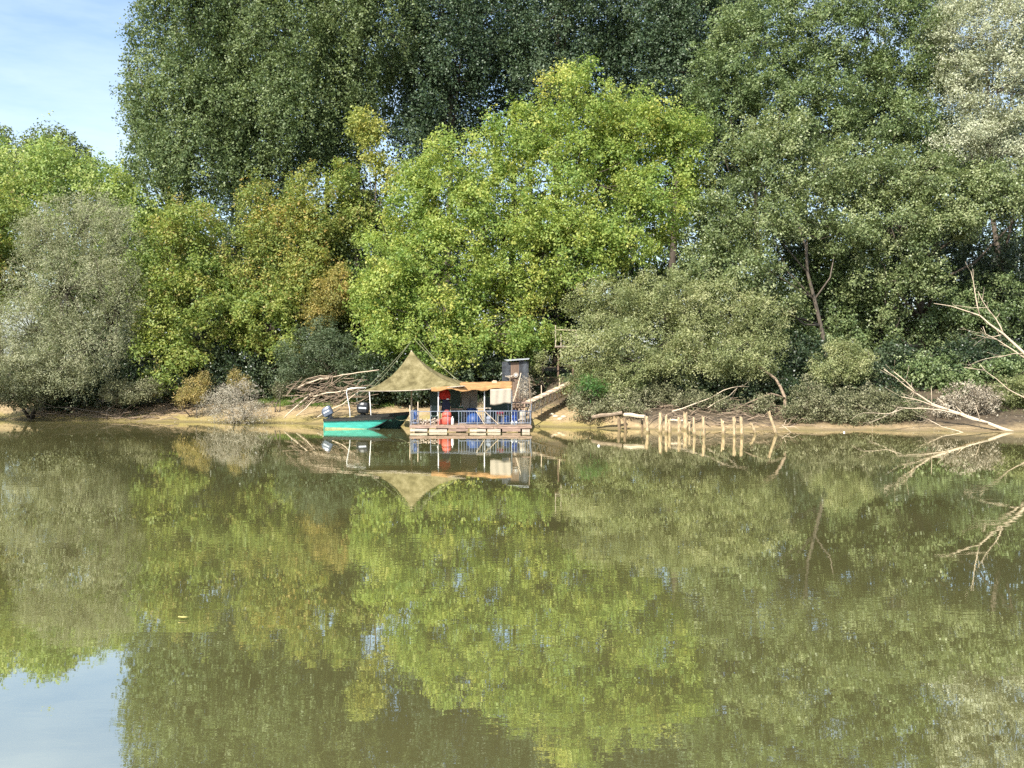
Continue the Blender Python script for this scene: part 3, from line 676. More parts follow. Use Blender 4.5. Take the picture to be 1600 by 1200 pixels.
# scattered ground cover, grass and leaf mould on the bank
def cover_obj(name, n, box, mat, seed, size, aspect, tall, dens=None, kindlabel=None):
    rng = np.random.default_rng(seed)
    x0, x1, s0, s1 = box
    pos = []
    while len(pos) < n:
        x = rng.uniform(x0, x1); y = shore(x) + rng.uniform(s0, s1)
        if dens is not None and noise.noise(Vector((x * .5, y * .5, seed))) < dens: continue
        pos.append((x, y, ground_z(x, y) + tall * .4 * rng.random()))
    pos = np.array(pos)
    nrm = unit(rng.normal(size=(n, 3)) * np.array([1, 1, .35]) + np.array([0, -.4, .3]))
    q = leaf_quads(rng, pos, nrm, size, aspect, hang=.0 if not tall else .55)
    o = quads_object(name, q, .5 + .22 * rng.normal(size=n), M[mat])
    return tag(o, kind='stuff')
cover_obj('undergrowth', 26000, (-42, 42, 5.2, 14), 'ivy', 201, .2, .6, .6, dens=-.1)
cover_obj('leaf_litter', 9000, (-42, 42, 3.6, 9), 'litter', 202, .13, .5, .12, dens=-.05)
cover_obj('mud_debris', 2600, (-40, 40, .1, 4.5), 'dry', 205, .09, .35, 0, dens=.05)
cover_obj('grass', 7000, (-18, -8, 3.6, 6.6), 'grass', 203, .20, .14, .5, dens=-.05)
cover_obj('bank_grass', 5000, (25, 40, 4, 8), 'grass', 204, .2, .16, .5, dens=0)

# ------------------------------------------------------------------ dead wood
def wood(name, label, cat, paths, mat, group=None, twigs=0, seed=0, kind=None, tw_len=.7):
    rng = random.Random(seed)
    mb = MB()
    for pts, r0, r1 in paths:
        P = [Q(*p) for p in pts]
        # subdivide with a little wander
        full = [P[0]]
        for a, b in zip(P, P[1:]):
            L = (b - a).length; k = max(1, int(L / .5))
            for j in range(1, k + 1):
                q = a.lerp(b, j / k)
                if j < k: q += Vector((rng.gauss(0, 1), rng.gauss(0, 1), rng.gauss(0, 1))) * .03
                full.append(q)
        n = len(full)
        rad = [r0 + (r1 - r0) * i / max(1, n - 1) for i in range(n)]
        mb.tube(full, rad, 6)
        d = (P[-1] - P[0]).normalized()
        for _ in range(twigs):
            i = rng.randrange(n // 3, n)
            p = full[i]
            dd = (d + Vector((rng.gauss(0, .6), rng.gauss(0, .6), rng.gauss(0, .6)))).normalized()
            L = tw_len * rng.uniform(.4, 1.2)
            e = p + dd * L; m = p + dd * L * .5 + Vector((0, 0, .06 * rng.gauss(0, 1)))
            mb.tube([p, m, e], [rad[i] * .45, rad[i] * .3, .006], 4)
    o = mb.build(name, M[mat], smooth=True)
    return tag(o, label, cat, group, kind)

wood('fallen_tree', 'bleached fallen tree lying with its root end in the water on the right', 'dead tree',
     [([(1584, 676, 60), (1545, 662, 60.3), (1512, 651, 60.8), (1483, 641, 61), (1456, 631, 61.2), (1429, 613, 61.3), (1400, 590, 61.5), (1381, 577, 61.6)], .125, .018),
      ([(1432, 615, 61.3), (1415, 596, 61.2), (1397, 581, 61.1)], .05, .02),
      ([(1483, 641, 61), (1455, 633, 60.9), (1430, 624, 60.7), (1408, 620, 60.6)], .06, .018),
      ([(1512, 651, 60.8), (1470, 641, 60.6), (1440, 638, 60.4), (1402, 637, 60.2)], .06, .018),
      ([(1545, 662, 60.3), (1520, 656, 60), (1500, 648, 60)], .07, .02),
      ([(1410, 639, 60.2), (1385, 647, 60), (1349, 645, 60)], .025, .01),
      ([(1402, 640, 60.2), (1380, 652, 60), (1363, 659, 59.9)], .022, .01),
      ([(1517, 680, 59.4), (1496, 673, 59.8), (1472, 667, 60.2), (1450, 655, 60.5)], .035, .015)], 'driftwood', twigs=7, seed=3, tw_len=.9)
wood('dead_branch', 'bleached bare branches reaching in from the right border high above the water', 'dead tree',
     [([(1680, 610, 60.5), (1640, 578, 60.8), (1600, 552, 61), (1568, 522, 61.3), (1547, 507, 61.4), (1531, 493, 61.6), (1507, 485, 61.7), (1485, 478, 61.8), (1459, 474, 62)], .15, .012),
      ([(1531, 493, 61.6), (1527, 478, 61.6), (1523, 455, 61.7), (1521, 440, 61.8), (1517, 424, 61.8)], .04, .01),
      ([(1568, 522, 61.3), (1556, 498, 61.4), (1543, 482, 61.5), (1535, 470, 61.5), (1528, 455, 61.6)], .045, .01),
      ([(1610, 565, 61), (1580, 545, 61.1), (1557, 530, 61.2), (1540, 522, 61.3), (1536, 510, 61.4)], .05, .012),
      ([(1560, 531, 61.2), (1540, 527, 61.1), (1525, 523, 61)], .02, .008),
      ([(1545, 481, 61.5), (1520, 481, 61.4), (1493, 477, 61.3)], .02, .008),
      ([(1598, 553, 61), (1570, 556, 61), (1535, 562, 61), (1515, 570, 61)], .022, .008)], 'driftwood', twigs=5, seed=4, tw_len=.9)
wood('dead_branch', 'forked bare branch under the high white branches at the right border', 'dead branch',
     [([(1660, 650, 61), (1600, 621, 61.4), (1575, 608, 61.5), (1557, 592, 61.6), (1540, 580, 61.7), (1531, 569, 61.8)], .055, .012), ([(1540, 579, 61.7), (1520, 576, 61.6), (1506, 574, 61.6)], .025, .01)], 'driftwood', twigs=3, seed=5)
wood('dead_branch', 'thin pale stick lying across the bank left of the leaning stake', 'dead branch',
     [([(1050, 643, 62.4), (1080, 633, 63), (1110, 622, 63.6), (1130, 610, 64), (1155, 604, 64.4)], .05, .02), ([(1106, 637, 63), (1120, 628, 63.4), (1140, 618, 64), (1152, 606, 64)], .03, .012)], 'driftwood', twigs=2, seed=6)
wood('dead_tree', 'brown trunk leaning out of the right end of the willow bush', 'dead tree',
     [([(1228, 655, 63.4), (1226, 620, 64.2), (1212, 592, 65), (1185, 572, 65.8), (1160, 560, 66.5)], .12, .06), ([(1226, 622, 64), (1205, 615, 63.7), (1180, 625, 63.4), (1150, 640, 63)], .07, .02)], 'driftbrown', twigs=4, seed=7)
wood('twig', 'thin forked twig sticking out of the water right of the leaning stake', 'twig',
     [([(1218, 668, 60.2), (1240, 666, 60), (1250, 672, 59.9)], .02, .01), ([(1222, 664, 60.2), (1238, 677, 59.6)], .02, .01), ([(1228, 657, 60.2), (1224, 666, 60.2)], .015, .01)], 'driftwood', seed=8)
# driftwood heap behind the boats
DG = 'larger branches of the driftwood heap'
wood('driftwood_branch', 'long pale pole on top of the driftwood heap pointing right', 'driftwood', [([(465, 606, 68), (500, 592, 68), (525, 588, 68), (560, 582, 67.6), (592, 578, 67.3)], .05, .03)], 'driftwood', DG, 2, 11)
wood('driftwood_branch', 'pale branch slanting down to the mud at the left of the driftwood heap', 'driftwood', [([(444, 653, 66.6), (462, 636, 67), (478, 622, 67.4), (487, 615, 67.6)], .035, .05)], 'driftwood', DG, 0, 12)
wood('driftwood_branch', 'second pale branch slanting down to the mud in the driftwood heap', 'driftwood', [([(463, 650, 66.6), (478, 638, 67), (492, 622, 67.3)], .03, .04)], 'driftwood', DG, 1, 13)
wood('driftwood_branch', 'pale branch running right along the middle of the driftwood heap to the boat pole', 'driftwood', [([(490, 620, 67), (510, 614, 66.8), (540, 610, 66.6), (562, 606, 66.4)], .05, .03)], 'driftwood', DG, 2, 14)
wood('driftwood_branch', 'pale branch low at the right of the driftwood heap ending behind the motors', 'driftwood', [([(496, 652, 66.2), (512, 642, 66.4), (535, 632, 66.6), (560, 612, 66.8)], .04, .03)], 'driftwood', DG, 1, 15)
wood('driftwood_branch', 'arched branch over the top of the driftwood heap', 'driftwood', [([(468, 603, 68), (480, 592, 68.1), (500, 587, 68.1), (520, 588, 68), (518, 600, 67.6)], .03, .04)], 'driftbrown', DG, 3, 16)
def heap():
    rng = random.Random(21); mb = MB()
    for i in range(150):
        px = rng.uniform(455, 575); t = rng.random()
        py = 640 - 44 * t - 8 * math.sin((px - 455) / 38)
        d = rng.uniform(66.6, 68.2)
        a = Q(px, py, d); ang = rng.gauss(.45, .3) * rng.choice((1, 1, 1, -.3))
        L = rng.uniform(.4, 1.7)
        v = Vector((math.cos(ang), rng.gauss(0, .3), math.sin(ang))) * L
        p0, p1 = a - v * .5, a + v * .5
        for p in (p0, p1):
            p.z = max(p.z, ground_z(p.x, p.y) + .03)
        r = rng.uniform(.010, .032)
        mb.tube([p0, p0.lerp(p1, .5) + Vector((0, 0, rng.gauss(0, .06))), p1], [r, r * .9, r * .5], 5)
    tag(mb.build('brushwood', M['driftbrown']), kind='stuff')
    mb = MB()
    for i in range(330):   # roots and dead twigs along the shaded waterline
        side = rng.random()
        x = rng.uniform(-34, -22.5) if side < .5 else rng.uniform(9, 17.5)
        y = shore(x) + rng.uniform(.6, 4)
        z = ground_z(x, y) + .04
        L = rng.uniform(.5, 2.0); ang = rng.gauss(.25, .35)
        v = Vector((math.cos(ang) * rng.choice((-1, 1)) * .9, -rng.uniform(.1, .6), 0)) * L
        p1 = Vector((x, y, z)) + v; p1.z = max(ground_z(p1.x, p1.y), 0) + abs(rng.gauss(.1, .3))
        r = rng.uniform(.012, .04)
        mb.tube([(x, y, z), Vector((x, y, z)).lerp(p1, .5) + Vector((0, 0, rng.gauss(.08, .08))), p1], [r, r * .8, r * .4], 5)
    tag(mb.build('roots', M['driftbrown']), kind='stuff')
heap()

# ------------------------------------------------------------------ stakes and beams
SG = 'row of old wooden stakes standing in the water'
def stake(label, top, base, wpx, mat='stump', bend=0, seed=0, ragged=.05):
    d = 6880 / (base[1] - 560)
    a = W(base[0], d, -.5); z1 = H + (560 - top[1]) / 1600 * d
    b = W(top[0], d, z1)
    rng = random.Random(seed)
    mb = MB(); n = 9; k = 10
    r = wpx / 2 * d / 1600
    base_i = 0
    for i in range(k):
        t = i / (k - 1)
        c = a.lerp(b, t) + Vector((math.sin(t * math.pi) * bend, 0, 0))
        rr = r * (1.08 - .16 * t) * rng.uniform(.9, 1.1)
        for j in range(n):
            an = 2 * math.pi * j / n
            dz = rng.uniform(-ragged, ragged) * 1.6 if i == k - 1 else 0
            q = rr * rng.uniform(.85, 1.12)
            mb.v.append(c + Vector((math.cos(an) * q, math.sin(an) * q, dz)))
    for i in range(k - 1):
        for j in range(n):
            p = i * n + j; q = i * n + (j + 1) % n
            mb.f.append((p, q, q + n, p + n))
    mb.v.append(b + Vector((0, 0, -.02))); c = len(mb.v) - 1
    for j in range(n): mb.f.append(((k - 1) * n + j, (k - 1) * n + (j + 1) % n, c))
    tag(mb.build('stake', M[mat]), label, 'stake', SG)
stake('pale stake leaning left beside the end of the old beam', (1010, 652), (1014, 676), 5.5, seed=1)
stake('thick pale stake, first of the tall ones right of the old beam', (1032, 646), (1032, 676.5), 6, seed=2)
stake('pale stake close beside a second one, between the first tall stake and the short beam', (1041, 650), (1041, 677), 5, seed=3)
stake('yellow stake touching its left neighbour, at the short beam', (1046, 655), (1047, 677), 5.5, seed=4)
stake('pale stake with a nick on its left side, right of the touching pair', (1061, 653), (1062, 678.5), 5.5, seed=5)
stake('broad pale split stub behind the thin stakes', (1071, 646), (1072, 672), 7.5, seed=6, ragged=.12)
stake('thin short stake left of a taller thin one', (1077, 660), (1078, 677), 3.6, seed=7)
stake('thin tall stake between the short thin stake and the one with the loop of rope', (1084, 653), (1086, 680), 4.2, seed=8)
stake('tall pale stake that is last before the wide gap, with a rope at its foot', (1099, 651), (1101, 682), 5.5, seed=9)
stake('stout broken stake standing alone in the middle of the gap', (1129, 657), (1132, 680), 6.5, seed=10, ragged=.1)
stake('straight tall stake, left of the pair in the open water', (1147, 652), (1148, 682), 5.2, seed=11)
stake('straight tall stake, right of the pair in the open water', (1158, 652), (1160, 682), 5.4, seed=12)
stake('short curved stake bending left', (1173, 661), (1179, 677.5), 5, bend=.14, seed=13)
stake('long stake leaning far to the left, last of the row', (1201, 643), (1217, 679), 5.2, bend=.02, seed=14)
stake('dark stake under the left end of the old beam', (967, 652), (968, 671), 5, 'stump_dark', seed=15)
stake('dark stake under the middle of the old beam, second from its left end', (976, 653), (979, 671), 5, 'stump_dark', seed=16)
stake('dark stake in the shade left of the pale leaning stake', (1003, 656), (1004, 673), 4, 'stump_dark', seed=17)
def beam(label, a, b, h, mat):
    mb = MB(); mb.tube([a, a.lerp(b, .33) + Vector((0, 0, .03)), a.lerp(b, .66) - Vector((0, 0, .02)), b], [h, h * 1.1, h * .95, h], 7)
    tag(mb.build('wooden_beam', M[mat]), label, 'beam', 'old beams of the ruined landing stage')
beam('upper bleached beam of the ruined landing stage', Q(958, 637, 63.6), Q(996, 637, 63.2), .07, 'driftwood')
beam('thick pale beam lying on the stakes under the upper one', Q(976, 648, 61.4), Q(1008, 651, 60.2), .12, 'driftwood')
beam('short beam between the touching pair and the nicked stake', Q(1046, 657, 60.2), Q(1068, 657, 59.8), .06, 'driftwood')
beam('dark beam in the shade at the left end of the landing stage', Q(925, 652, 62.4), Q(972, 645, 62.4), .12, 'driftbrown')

# rope loop on the stake
mb = MB(); mb.tube([W(1099, 56.4, .5), W(1094.5, 56.2, .25), W(1094, 56.1, .02), W(1096, 56.1, -.1)], .02, 5)
tag(mb.build('rope', M['rope']), 'rope hanging from the last tall stake before the gap', 'rope')

# ------------------------------------------------------------------ raft
DK = .40
def raft():
    root = thing('raft', 'moored wooden raft with a metal railing and clutter on its deck', 'raft', W(735, 61.5, 0))
    x0 = (641 - 800) / 1600 * 59.8; x1 = (830 - 800) / 1600 * 59.8
    y0, y1 = 59.9, 64.2
    n = 22
    dk = MB()
    for i in range(n):
        y = y0 + (y1 - y0) * (i + .5) / n
        dk.box(((x0 + x1) / 2 + .03 * math.sin(i * 3.1), y, DK - .02), (x1 - x0, (y1 - y0) / n - .012, .045))
    dk.build('deck', M['deck'], root)
    rng = random.Random(5)
    # front edge timbers in two rows with dark floats behind
    x = x0
    k = 0
    while x < x1 - .3:
        L = min(rng.uniform(.85, 1.25), x1 - x)
        mb = MB(); mb.box((x + L / 2 - .04, y0 - .16 + rng.uniform(-.03, .03), .105 + rng.uniform(-.02, .02)), (L - .10, .24, .15), (0, rng.uniform(-.012, .012), 0))
        mb.build('float_timber', M['plank'] if k % 3 != 2 else M['plank_red'], root)
        x += L; k += 1
    x = x0 - .05
    while x < x1 - .2:
        L = min(rng.uniform(1.4, 2.4), x1 + .05 - x)
        mb = MB(); mb.box((x + L / 2, y0 - .10 + rng.uniform(-.02, .02), .285 + rng.uniform(-.015, .015)), (L - .02, .12, .13), (0, rng.uniform(-.012, .012), 0))
        mb.build('edge_board', M['plank_red'], root)
        x += L
    for i in range(6):
        mb = MB(); xx = x0 + .5 + i * (x1 - x0 - 1) / 5
        mb.tube([(xx, y0 + .05, .06), (xx, y1 - .1, .06)], .27, 12)
        mb.build('float', M['float'], root, smooth=True)
    # railing
    zt = 1.21; zb = .52
    def rail(pa, pb, step, w=.035):
        mb = MB(); mb.tube([(pa[0], pa[1], zt), (pb[0], pb[1], zt)], .03, 6)
        o = mb.build('railing', M['railing'], root, smooth=True)
        mb = MB(); mb.tube([(pa[0], pa[1], zb), (pb[0], pb[1], zb)], .022, 6); mb.build('lower_rail', M['railing'], o)
        a = Vector((pa[0], pa[1], 0)); b = Vector((pb[0], pb[1], 0)); n = max(1, int((b - a).length / step))
        for i in range(n + 1):
            p = a.lerp(b, i / n)
            big = (i % 7 == 0)
            mb = MB(); mb.tube([(p.x, p.y, DK if big else zb), (p.x, p.y, zt)], .026 if big else .014, 5)
            mb.build('post' if big else 'bar', M['railing'], o)
        return o
    xa = (717 - 800) / 1600 * 60; xb = x1 - .04
    rail((xa, y0 + .02), (xb, y0 + .02), .155)
    rail((x1 - .04, y0 + .15), (x1 - .04, y1 - .6), .2)
    rail((x0 + .03, y0 + .02), (x0 + .48, y0 + .02), .12)
    rail((x0 + .03, y0 + .15), (x0 + .03, y1 - .2), .2)
    # simple rail in the left half
    mb = MB(); mb.tube([(x0 + .48, y0 + .02, zt - .02), (xa, y0 + .02, zt)], .022, 6)
    for px in (673, 700):
        xx = (px - 800) / 1600 * 60; mb.tube([(xx, y0 + .02, DK), (xx, y0 + .02, zt - .02)], .025, 6)
    mb.build('handrail', M['railing'], root)
    # diagonal braces
    for a, b in ((744, 757), (757, 779)):
        mb = MB(); mb.bar(Vector(((a - 800) / 1600 * 59.8, y0 - .03, zt)), Vector(((b - 800) / 1600 * 59.8, y0 - .03, DK + .05)), .035)
        mb.build('brace', M['driftwood'], root)
    # roof posts
    for px, y, z, mt in ((685, y0 + .12, 2.58, 'white'), (757, y0 + .12, 2.62, 'white'), (799.5, y0 + .2, 2.70, 'white'), (688, y1 - .3, 2.7, 'railing'), (744, y1 - .3, 2.8, 'railing'), (799, y1 - .3, 2.85, 'railing'), (653, y0 + .3, 1.75, 'driftwood'), (640.5, y0 + .1, 1.55, 'driftwood')):
        mb = MB(); xx = (px - 800) / 1600 * y; mb.tube([(xx, y, DK), (xx, y, z)], .034 if mt == 'white' else .026, 8)
        mb.build('post', M[mt], root, smooth=True)
    # back wall panels of the cabin side
    def pnl(pa, pb, za, zb_, y, mt, nm='wall_panel'):
        mb = MB(); a = (pa - 800) / 1600 * y; b = (pb - 800) / 1600 * y
        mb.box(((a + b) / 2, y, (za + zb_) / 2), (b - a, .04, zb_ - za)); mb.build(nm, M[mt], root)
    pnl(720, 746, DK, 2.62, y1 - .36, 'panel_beige'); pnl(672, 686, DK, 2.6, y1 - .42, 'panel_dark'); pnl(758, 799, DK, 1.9, y1 - .36, 'panel_dark')
    pnl(704, 719, DK, 2.55, y1 - .50, 'panel_dark')
    return x0, x1, y0, y1
X0, X1, Y0, Y1 = raft()

def loose(name, mb, mat, label, cat, smooth=False, group=None):
    return tag(mb.build(name, M[mat], smooth=smooth), label, cat, group)

def drum(name, label, px, y, r, h, mat, lidmat=None, cat='drum'):
    x = (px - 800) / 1600 * y
    t = thing(name, label, cat, (x, y, DK))
    mb = MB(); mb.lathe((x, y, DK + .005), [(r * .86, 0), (r, .04), (r, h * .3), (r * 1.04, h * .32), (r, h * .36), (r, h * .66), (r * 1.04, h * .68), (r, h * .72), (r, h * .92), (r * .8, h)], 18)
    mb.build('body', M[mat], t, smooth=True)
    mb = MB(); mb.lathe((x, y, DK + h + .006), [(r * .78, 0), (r * .8, .03), (r * .7, .05)], 18)
    mb.build('lid', M[lidmat or mat], t, smooth=True)
    return t
drum('barrel', 'bright blue plastic barrel behind the right end of the railing', 803.5, 60.5, .19, .80, 'blue')
drum('barrel', 'dark blue plastic barrel left of the bright blue one', 789, 60.5, .30, .52, 'blue_dark', 'railing')
drum('barrel', 'pale grey tub at the right corner of the railing', 815, 60.7, .28, .75, 'sheet', 'white')
drum('bucket', 'dark green bucket with a white lid standing at the back of the deck', 720, 62.6, .17, .95, 'green_bucket', 'white', 'bucket')
drum('gas_bottle', 'grey gas bottle behind the railing left of the dark blue barrel', 765, 60.8, .2, .45, 'railing', None, 'gas bottle')
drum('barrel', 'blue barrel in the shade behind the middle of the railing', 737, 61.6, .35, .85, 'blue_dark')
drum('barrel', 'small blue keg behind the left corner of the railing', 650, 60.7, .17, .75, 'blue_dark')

# red cooler / jerrycan
def red_box():
    y = 60.4; x = (698 - 800) / 1600 * y
    t = thing('fuel_container', 'big red plastic container at the left end of the barred railing', 'container', (x, y, DK))
    mb = MB(); mb.lathe((x, y, DK), [(.24, 0), (.31, .05), (.32, .40), (.29, .46)], 10); mb.build('body', M['red'], t, smooth=True)
    mb = MB(); mb.lathe((x, y, DK + .47), [(.29, 0), (.30, .05), (.26, .22), (.15, .28)], 10); mb.build('lid', M['red'], t, smooth=True)
    mb = MB(); mb.tube([(x - .1, y, DK + .75), (x - .1, y, DK + .84), (x + .1, y, DK + .84), (x + .1, y, DK + .75)], .018, 6); mb.build('handle', M['red'], t)
red_box()
mb = MB(); mb.lathe(W(687, 60.3, DK), [(.10, 0), (.13, .06), (.12, .3), (.05, .34)], 10)
loose('jug', mb, 'red', 'small red jug left of the big red container', 'jug', True)
mb = MB(); mb.lathe(W(707, 60.2, DK), [(.07, 0), (.09, .05), (.09, .35), (.03, .44), (.03, .5)], 10)
loose('bottle', mb, 'white', 'white plastic bottle right of the big red container', 'bottle', True)
for px in (800.5, 806):
    mb = MB(); mb.lathe(W(px, 60.05, DK), [(.06, 0), (.08, .04), (.08, .17), (.03, .22), (.03, .25)], 10)
    loose('bottle', mb, 'white', 'white bottle at the foot of the bright blue barrel', 'bottle', True, 'white bottles at the blue barrel')
mb = MB(); mb.lathe(W(782, 60.25, 1.0), [(.10, 0), (.22, .05), (.24, .14), (.25, .16)], 14)
loose('basin', mb, 'pink', 'pink plastic basin on the stool by the railing', 'basin', True)
def stool():
    y = 60.25; x = (782 - 800) / 1600 * y
    t = thing('stool', 'low wooden stool under the pink basin', 'stool', (x, y, DK))
    mb = MB(); mb.box((x, y, .975), (.4, .3, .045)); mb.build('seat', M['driftwood'], t)
    for sx in (-.16, .16):
        for sy in (-.11, .11):
            mb = MB(); mb.box((x + sx, y + sy, (DK + .95) / 2), (.045, .045, .95 - DK)); mb.build('leg', M['driftwood'], t)
stool()
# trays and a table
def table(label, px, y, w, dp, z, mt, cat='table'):
    x = (px - 800) / 1600 * y
    t = thing('table', label, cat, (x, y, DK))
    mb = MB(); mb.box((x, y, z), (w, dp, .05)); mb.build('top', M[mt], t)
    for sx in (-1, 1):
        for sy in (-1, 1):
            mb = MB(); mb.tube([(x + sx * (w / 2 - .05), y + sy * (dp / 2 - .05), DK), (x + sx * (w / 2 - .05), y + sy * (dp / 2 - .05), z - .02)], .02, 6); mb.build('leg', M['railing'], t)
table('small table with a cream top just above the middle of the railing', 756, 60.6, .85, .5, 1.36, 'sheet')
table('wooden bench table at the right end of the raft beside the white sheet', 812, 62.0, 1.5, .8, 1.62, 'plank_red')
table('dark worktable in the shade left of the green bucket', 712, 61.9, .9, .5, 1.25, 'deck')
mb = MB(); mb.box(W(737, 63.3, DK + .55), (.55, .4, .5), (0, 0, .1))
mb.box(W(737, 63.3, DK + .815), (.58, .43, .035), (0, 0, .1))
loose('storage_box', mb, 'white', 'white storage box against the beige back panel', 'box')
mb = MB(); mb.box(W(727, 63.5, DK + .75), (.42, .06, 1.3), (.08, .03, 0)); mb.box(W(727, 63.46, DK + 1.42), (.46, .05, .05), (.08, .03, 0))
loose('board', mb, 'panel_beige', 'board leaning against the beige back panel', 'board')
# clothes hanging under the roof
def hung(name, label, cat, px, y, ztop, zbot, w, mat, sleeves):
    x = (px - 800) / 1600 * y
    rows = []
    for i in range(9):
        t = i / 8; z = ztop + (zbot - ztop) * t
        hw = w * (.30 + .20 * min(1, t * 3))
        rows.append([(x + hw * math.cos(a) + .02 * math.sin(5 * t + a * 2), y + .12 * math.sin(a) + .02 * math.sin(9 * t + 3 * a), z) for a in [2 * math.pi * j / 14 for j in range(15)]])
    mb = MB(); mb.grid(rows)
    t = tag(mb.build(name, M[mat], smooth=True), label, cat)
    if sleeves:
        for s in (-1, 1):
            mb = MB(); mb.tube([(x + s * w * .32, y, ztop - .06), (x + s * w * .55, y - .03, ztop - .3), (x + s * w * .56, y - .06, ztop - .62)], [.07, .08, .06], 8)
            o = mb.build('sleeve', M[mat], t, smooth=True)
    return t
hung('jacket', 'red jacket hanging under the roof beside the left white post', 'jacket', 694.5, 61.6, 2.45, 1.85, .52, 'redcloth', True)
hung('trousers', 'dark navy trousers hanging below the red jacket', 'trousers', 696.5, 61.65, 1.84, 1.0, .55, 'navy', False)
mb = MB(); mb.box(W(699.5, 61.4, 1.86), (.16, .05, .07))
loose('cloth', mb, 'white', 'small white rag between the red jacket and the navy trousers', 'cloth')
# white sheet at the right end
def sheet():
    y = 59.64; a = (766 - 800) / 1600 * y; b = (799 - 800) / 1600 * y
    rows = []
    for i in range(10):
        t = i / 9
        rows.append([(a + (b - a) * j / 16, y + .03 * math.sin(j * 1.1 + t) * (1 - .3 * t) + .02, 2.50 + .05 * (j / 16) - (.90 + .05 * math.sin(j * .4)) * t) for j in range(17)])
    mb = MB(); mb.grid(rows)
    tag(mb.build('sheet', M['sheet'], smooth=True, solid=.01), 'off white sheet hanging at the right end under the orange tarp', 'sheet')
sheet()
# blue tarp lump, nets on deck
mb = MB(); mb.lathe(W(741, 61.0, DK), [(.5, 0), (.48, .25), (.38, .5), (.2, .62), (.05, .66)], 12)
loose('tarpaulin', mb, 'blue_dark', 'dark blue folded tarpaulin heaped behind the railing', 'tarpaulin', True)
def clutter():
    rng = random.Random(9); mb = MB()
    for i in range(60):
        p = W(rng.uniform(644, 684), rng.uniform(60.15, 60.9), DK + rng.uniform(.03, .3))
        mb.tube([p, p + Vector((rng.gauss(0, .2), rng.gauss(0, .1), rng.gauss(0, .06)))], rng.uniform(.015, .05), 5)
    tag(mb.build('firewood', M['plank']), 'scattered firewood in the left front corner of the raft', 'firewood', kind='stuff')
clutter()
def chair():
    y = 61; x = (678 - 800) / 1600 * y
    t = thing('chair', 'pale folding chair beside the left white post', 'chair', (x, y, DK))
    for nm, a, b in (('leg', (-.2, -.15, 0), (.18, .15, .5)), ('leg', (.2, -.15, 0), (-.18, .15, .5)), ('back_frame', (-.2, .15, .45), (-.2, .3, 1.1)), ('back_frame', (.2, .15, .45), (.2, .3, 1.1))):
        mb = MB(); mb.tube([Vector((x, y, DK)) + Vector(a), Vector((x, y, DK)) + Vector(b)], .018, 6); mb.build(nm, M['white'], t)
    mb = MB(); mb.box((x, y, DK + .46), (.42, .4, .04)); mb.build('seat', M['panel_dark'], t)
    mb = MB(); mb.box((x, y + .27, DK + .92), (.4, .03, .3), (-.2, 0, 0)); mb.build('backrest', M['panel_dark'], t)
chair()

# orange tarp roof
def tarp():
    t = thing('tarp_roof', 'sagging orange tarp stretched as a roof over the right half of the raft', 'tarp', W(740, 62, 2.7))
    rows = []; n = 36
    for i in range(13):
        v = i / 12
        row = []
        for j in range(n + 1):
            u = j / n
            y = 59.75 + 4.0 * v
            xa = (674 - 800) / 1600 * 59.8; xb = (800.5 - 800) / 1600 * 59.8
            x = xa + (xb - xa) * u
            z = 2.60 + .10 * u + .18 * v + .05 * math.sin(math.pi * u * 3) * (1 - v) * .7 - .13 * math.sin(math.pi * v) + .05 * noise.noise(Vector((x * 2.6, y * 1.6, 4))) + .02 * noise.noise(Vector((x * 6, y * 4, 9)))
            row.append((x, y, z))
        rows.append(row)
    mb = MB(); mb.grid(rows); mb.build('sheet', M['orange_tarp'], t, smooth=True, solid=.012)
    # front flap with wrinkles
    rows2 = []
    for i in range(6):
        v = i / 5; row = []
        for j in range(n + 1):
            u = j / n; p = rows[0][j]
            h = .20 + .05 * math.sin(u * 21) + .05 * noise.noise(Vector((u * 9, 0, 2)))
            row.append((p[0], p[1] - .015 - .05 * v * math.sin(u * 40 + v * 2) ** 2, p[2] - h * v))
        rows2.append(row)
    mb = MB(); mb.grid(rows2); mb.build('flap', M['orange_tarp'], t, smooth=True, solid=.01)
tarp()
mb = MB(); mb.box(W(772.5, 62.6, 2.86), (.30, .14, .10), (.1, 0, .1)); mb.box(W(773, 62.6, 2.93), (.2, .12, .05), (0, .1, .2))
loose('wood_block', mb, 'driftwood', 'small wooden block lying on top of the orange tarp', 'block')

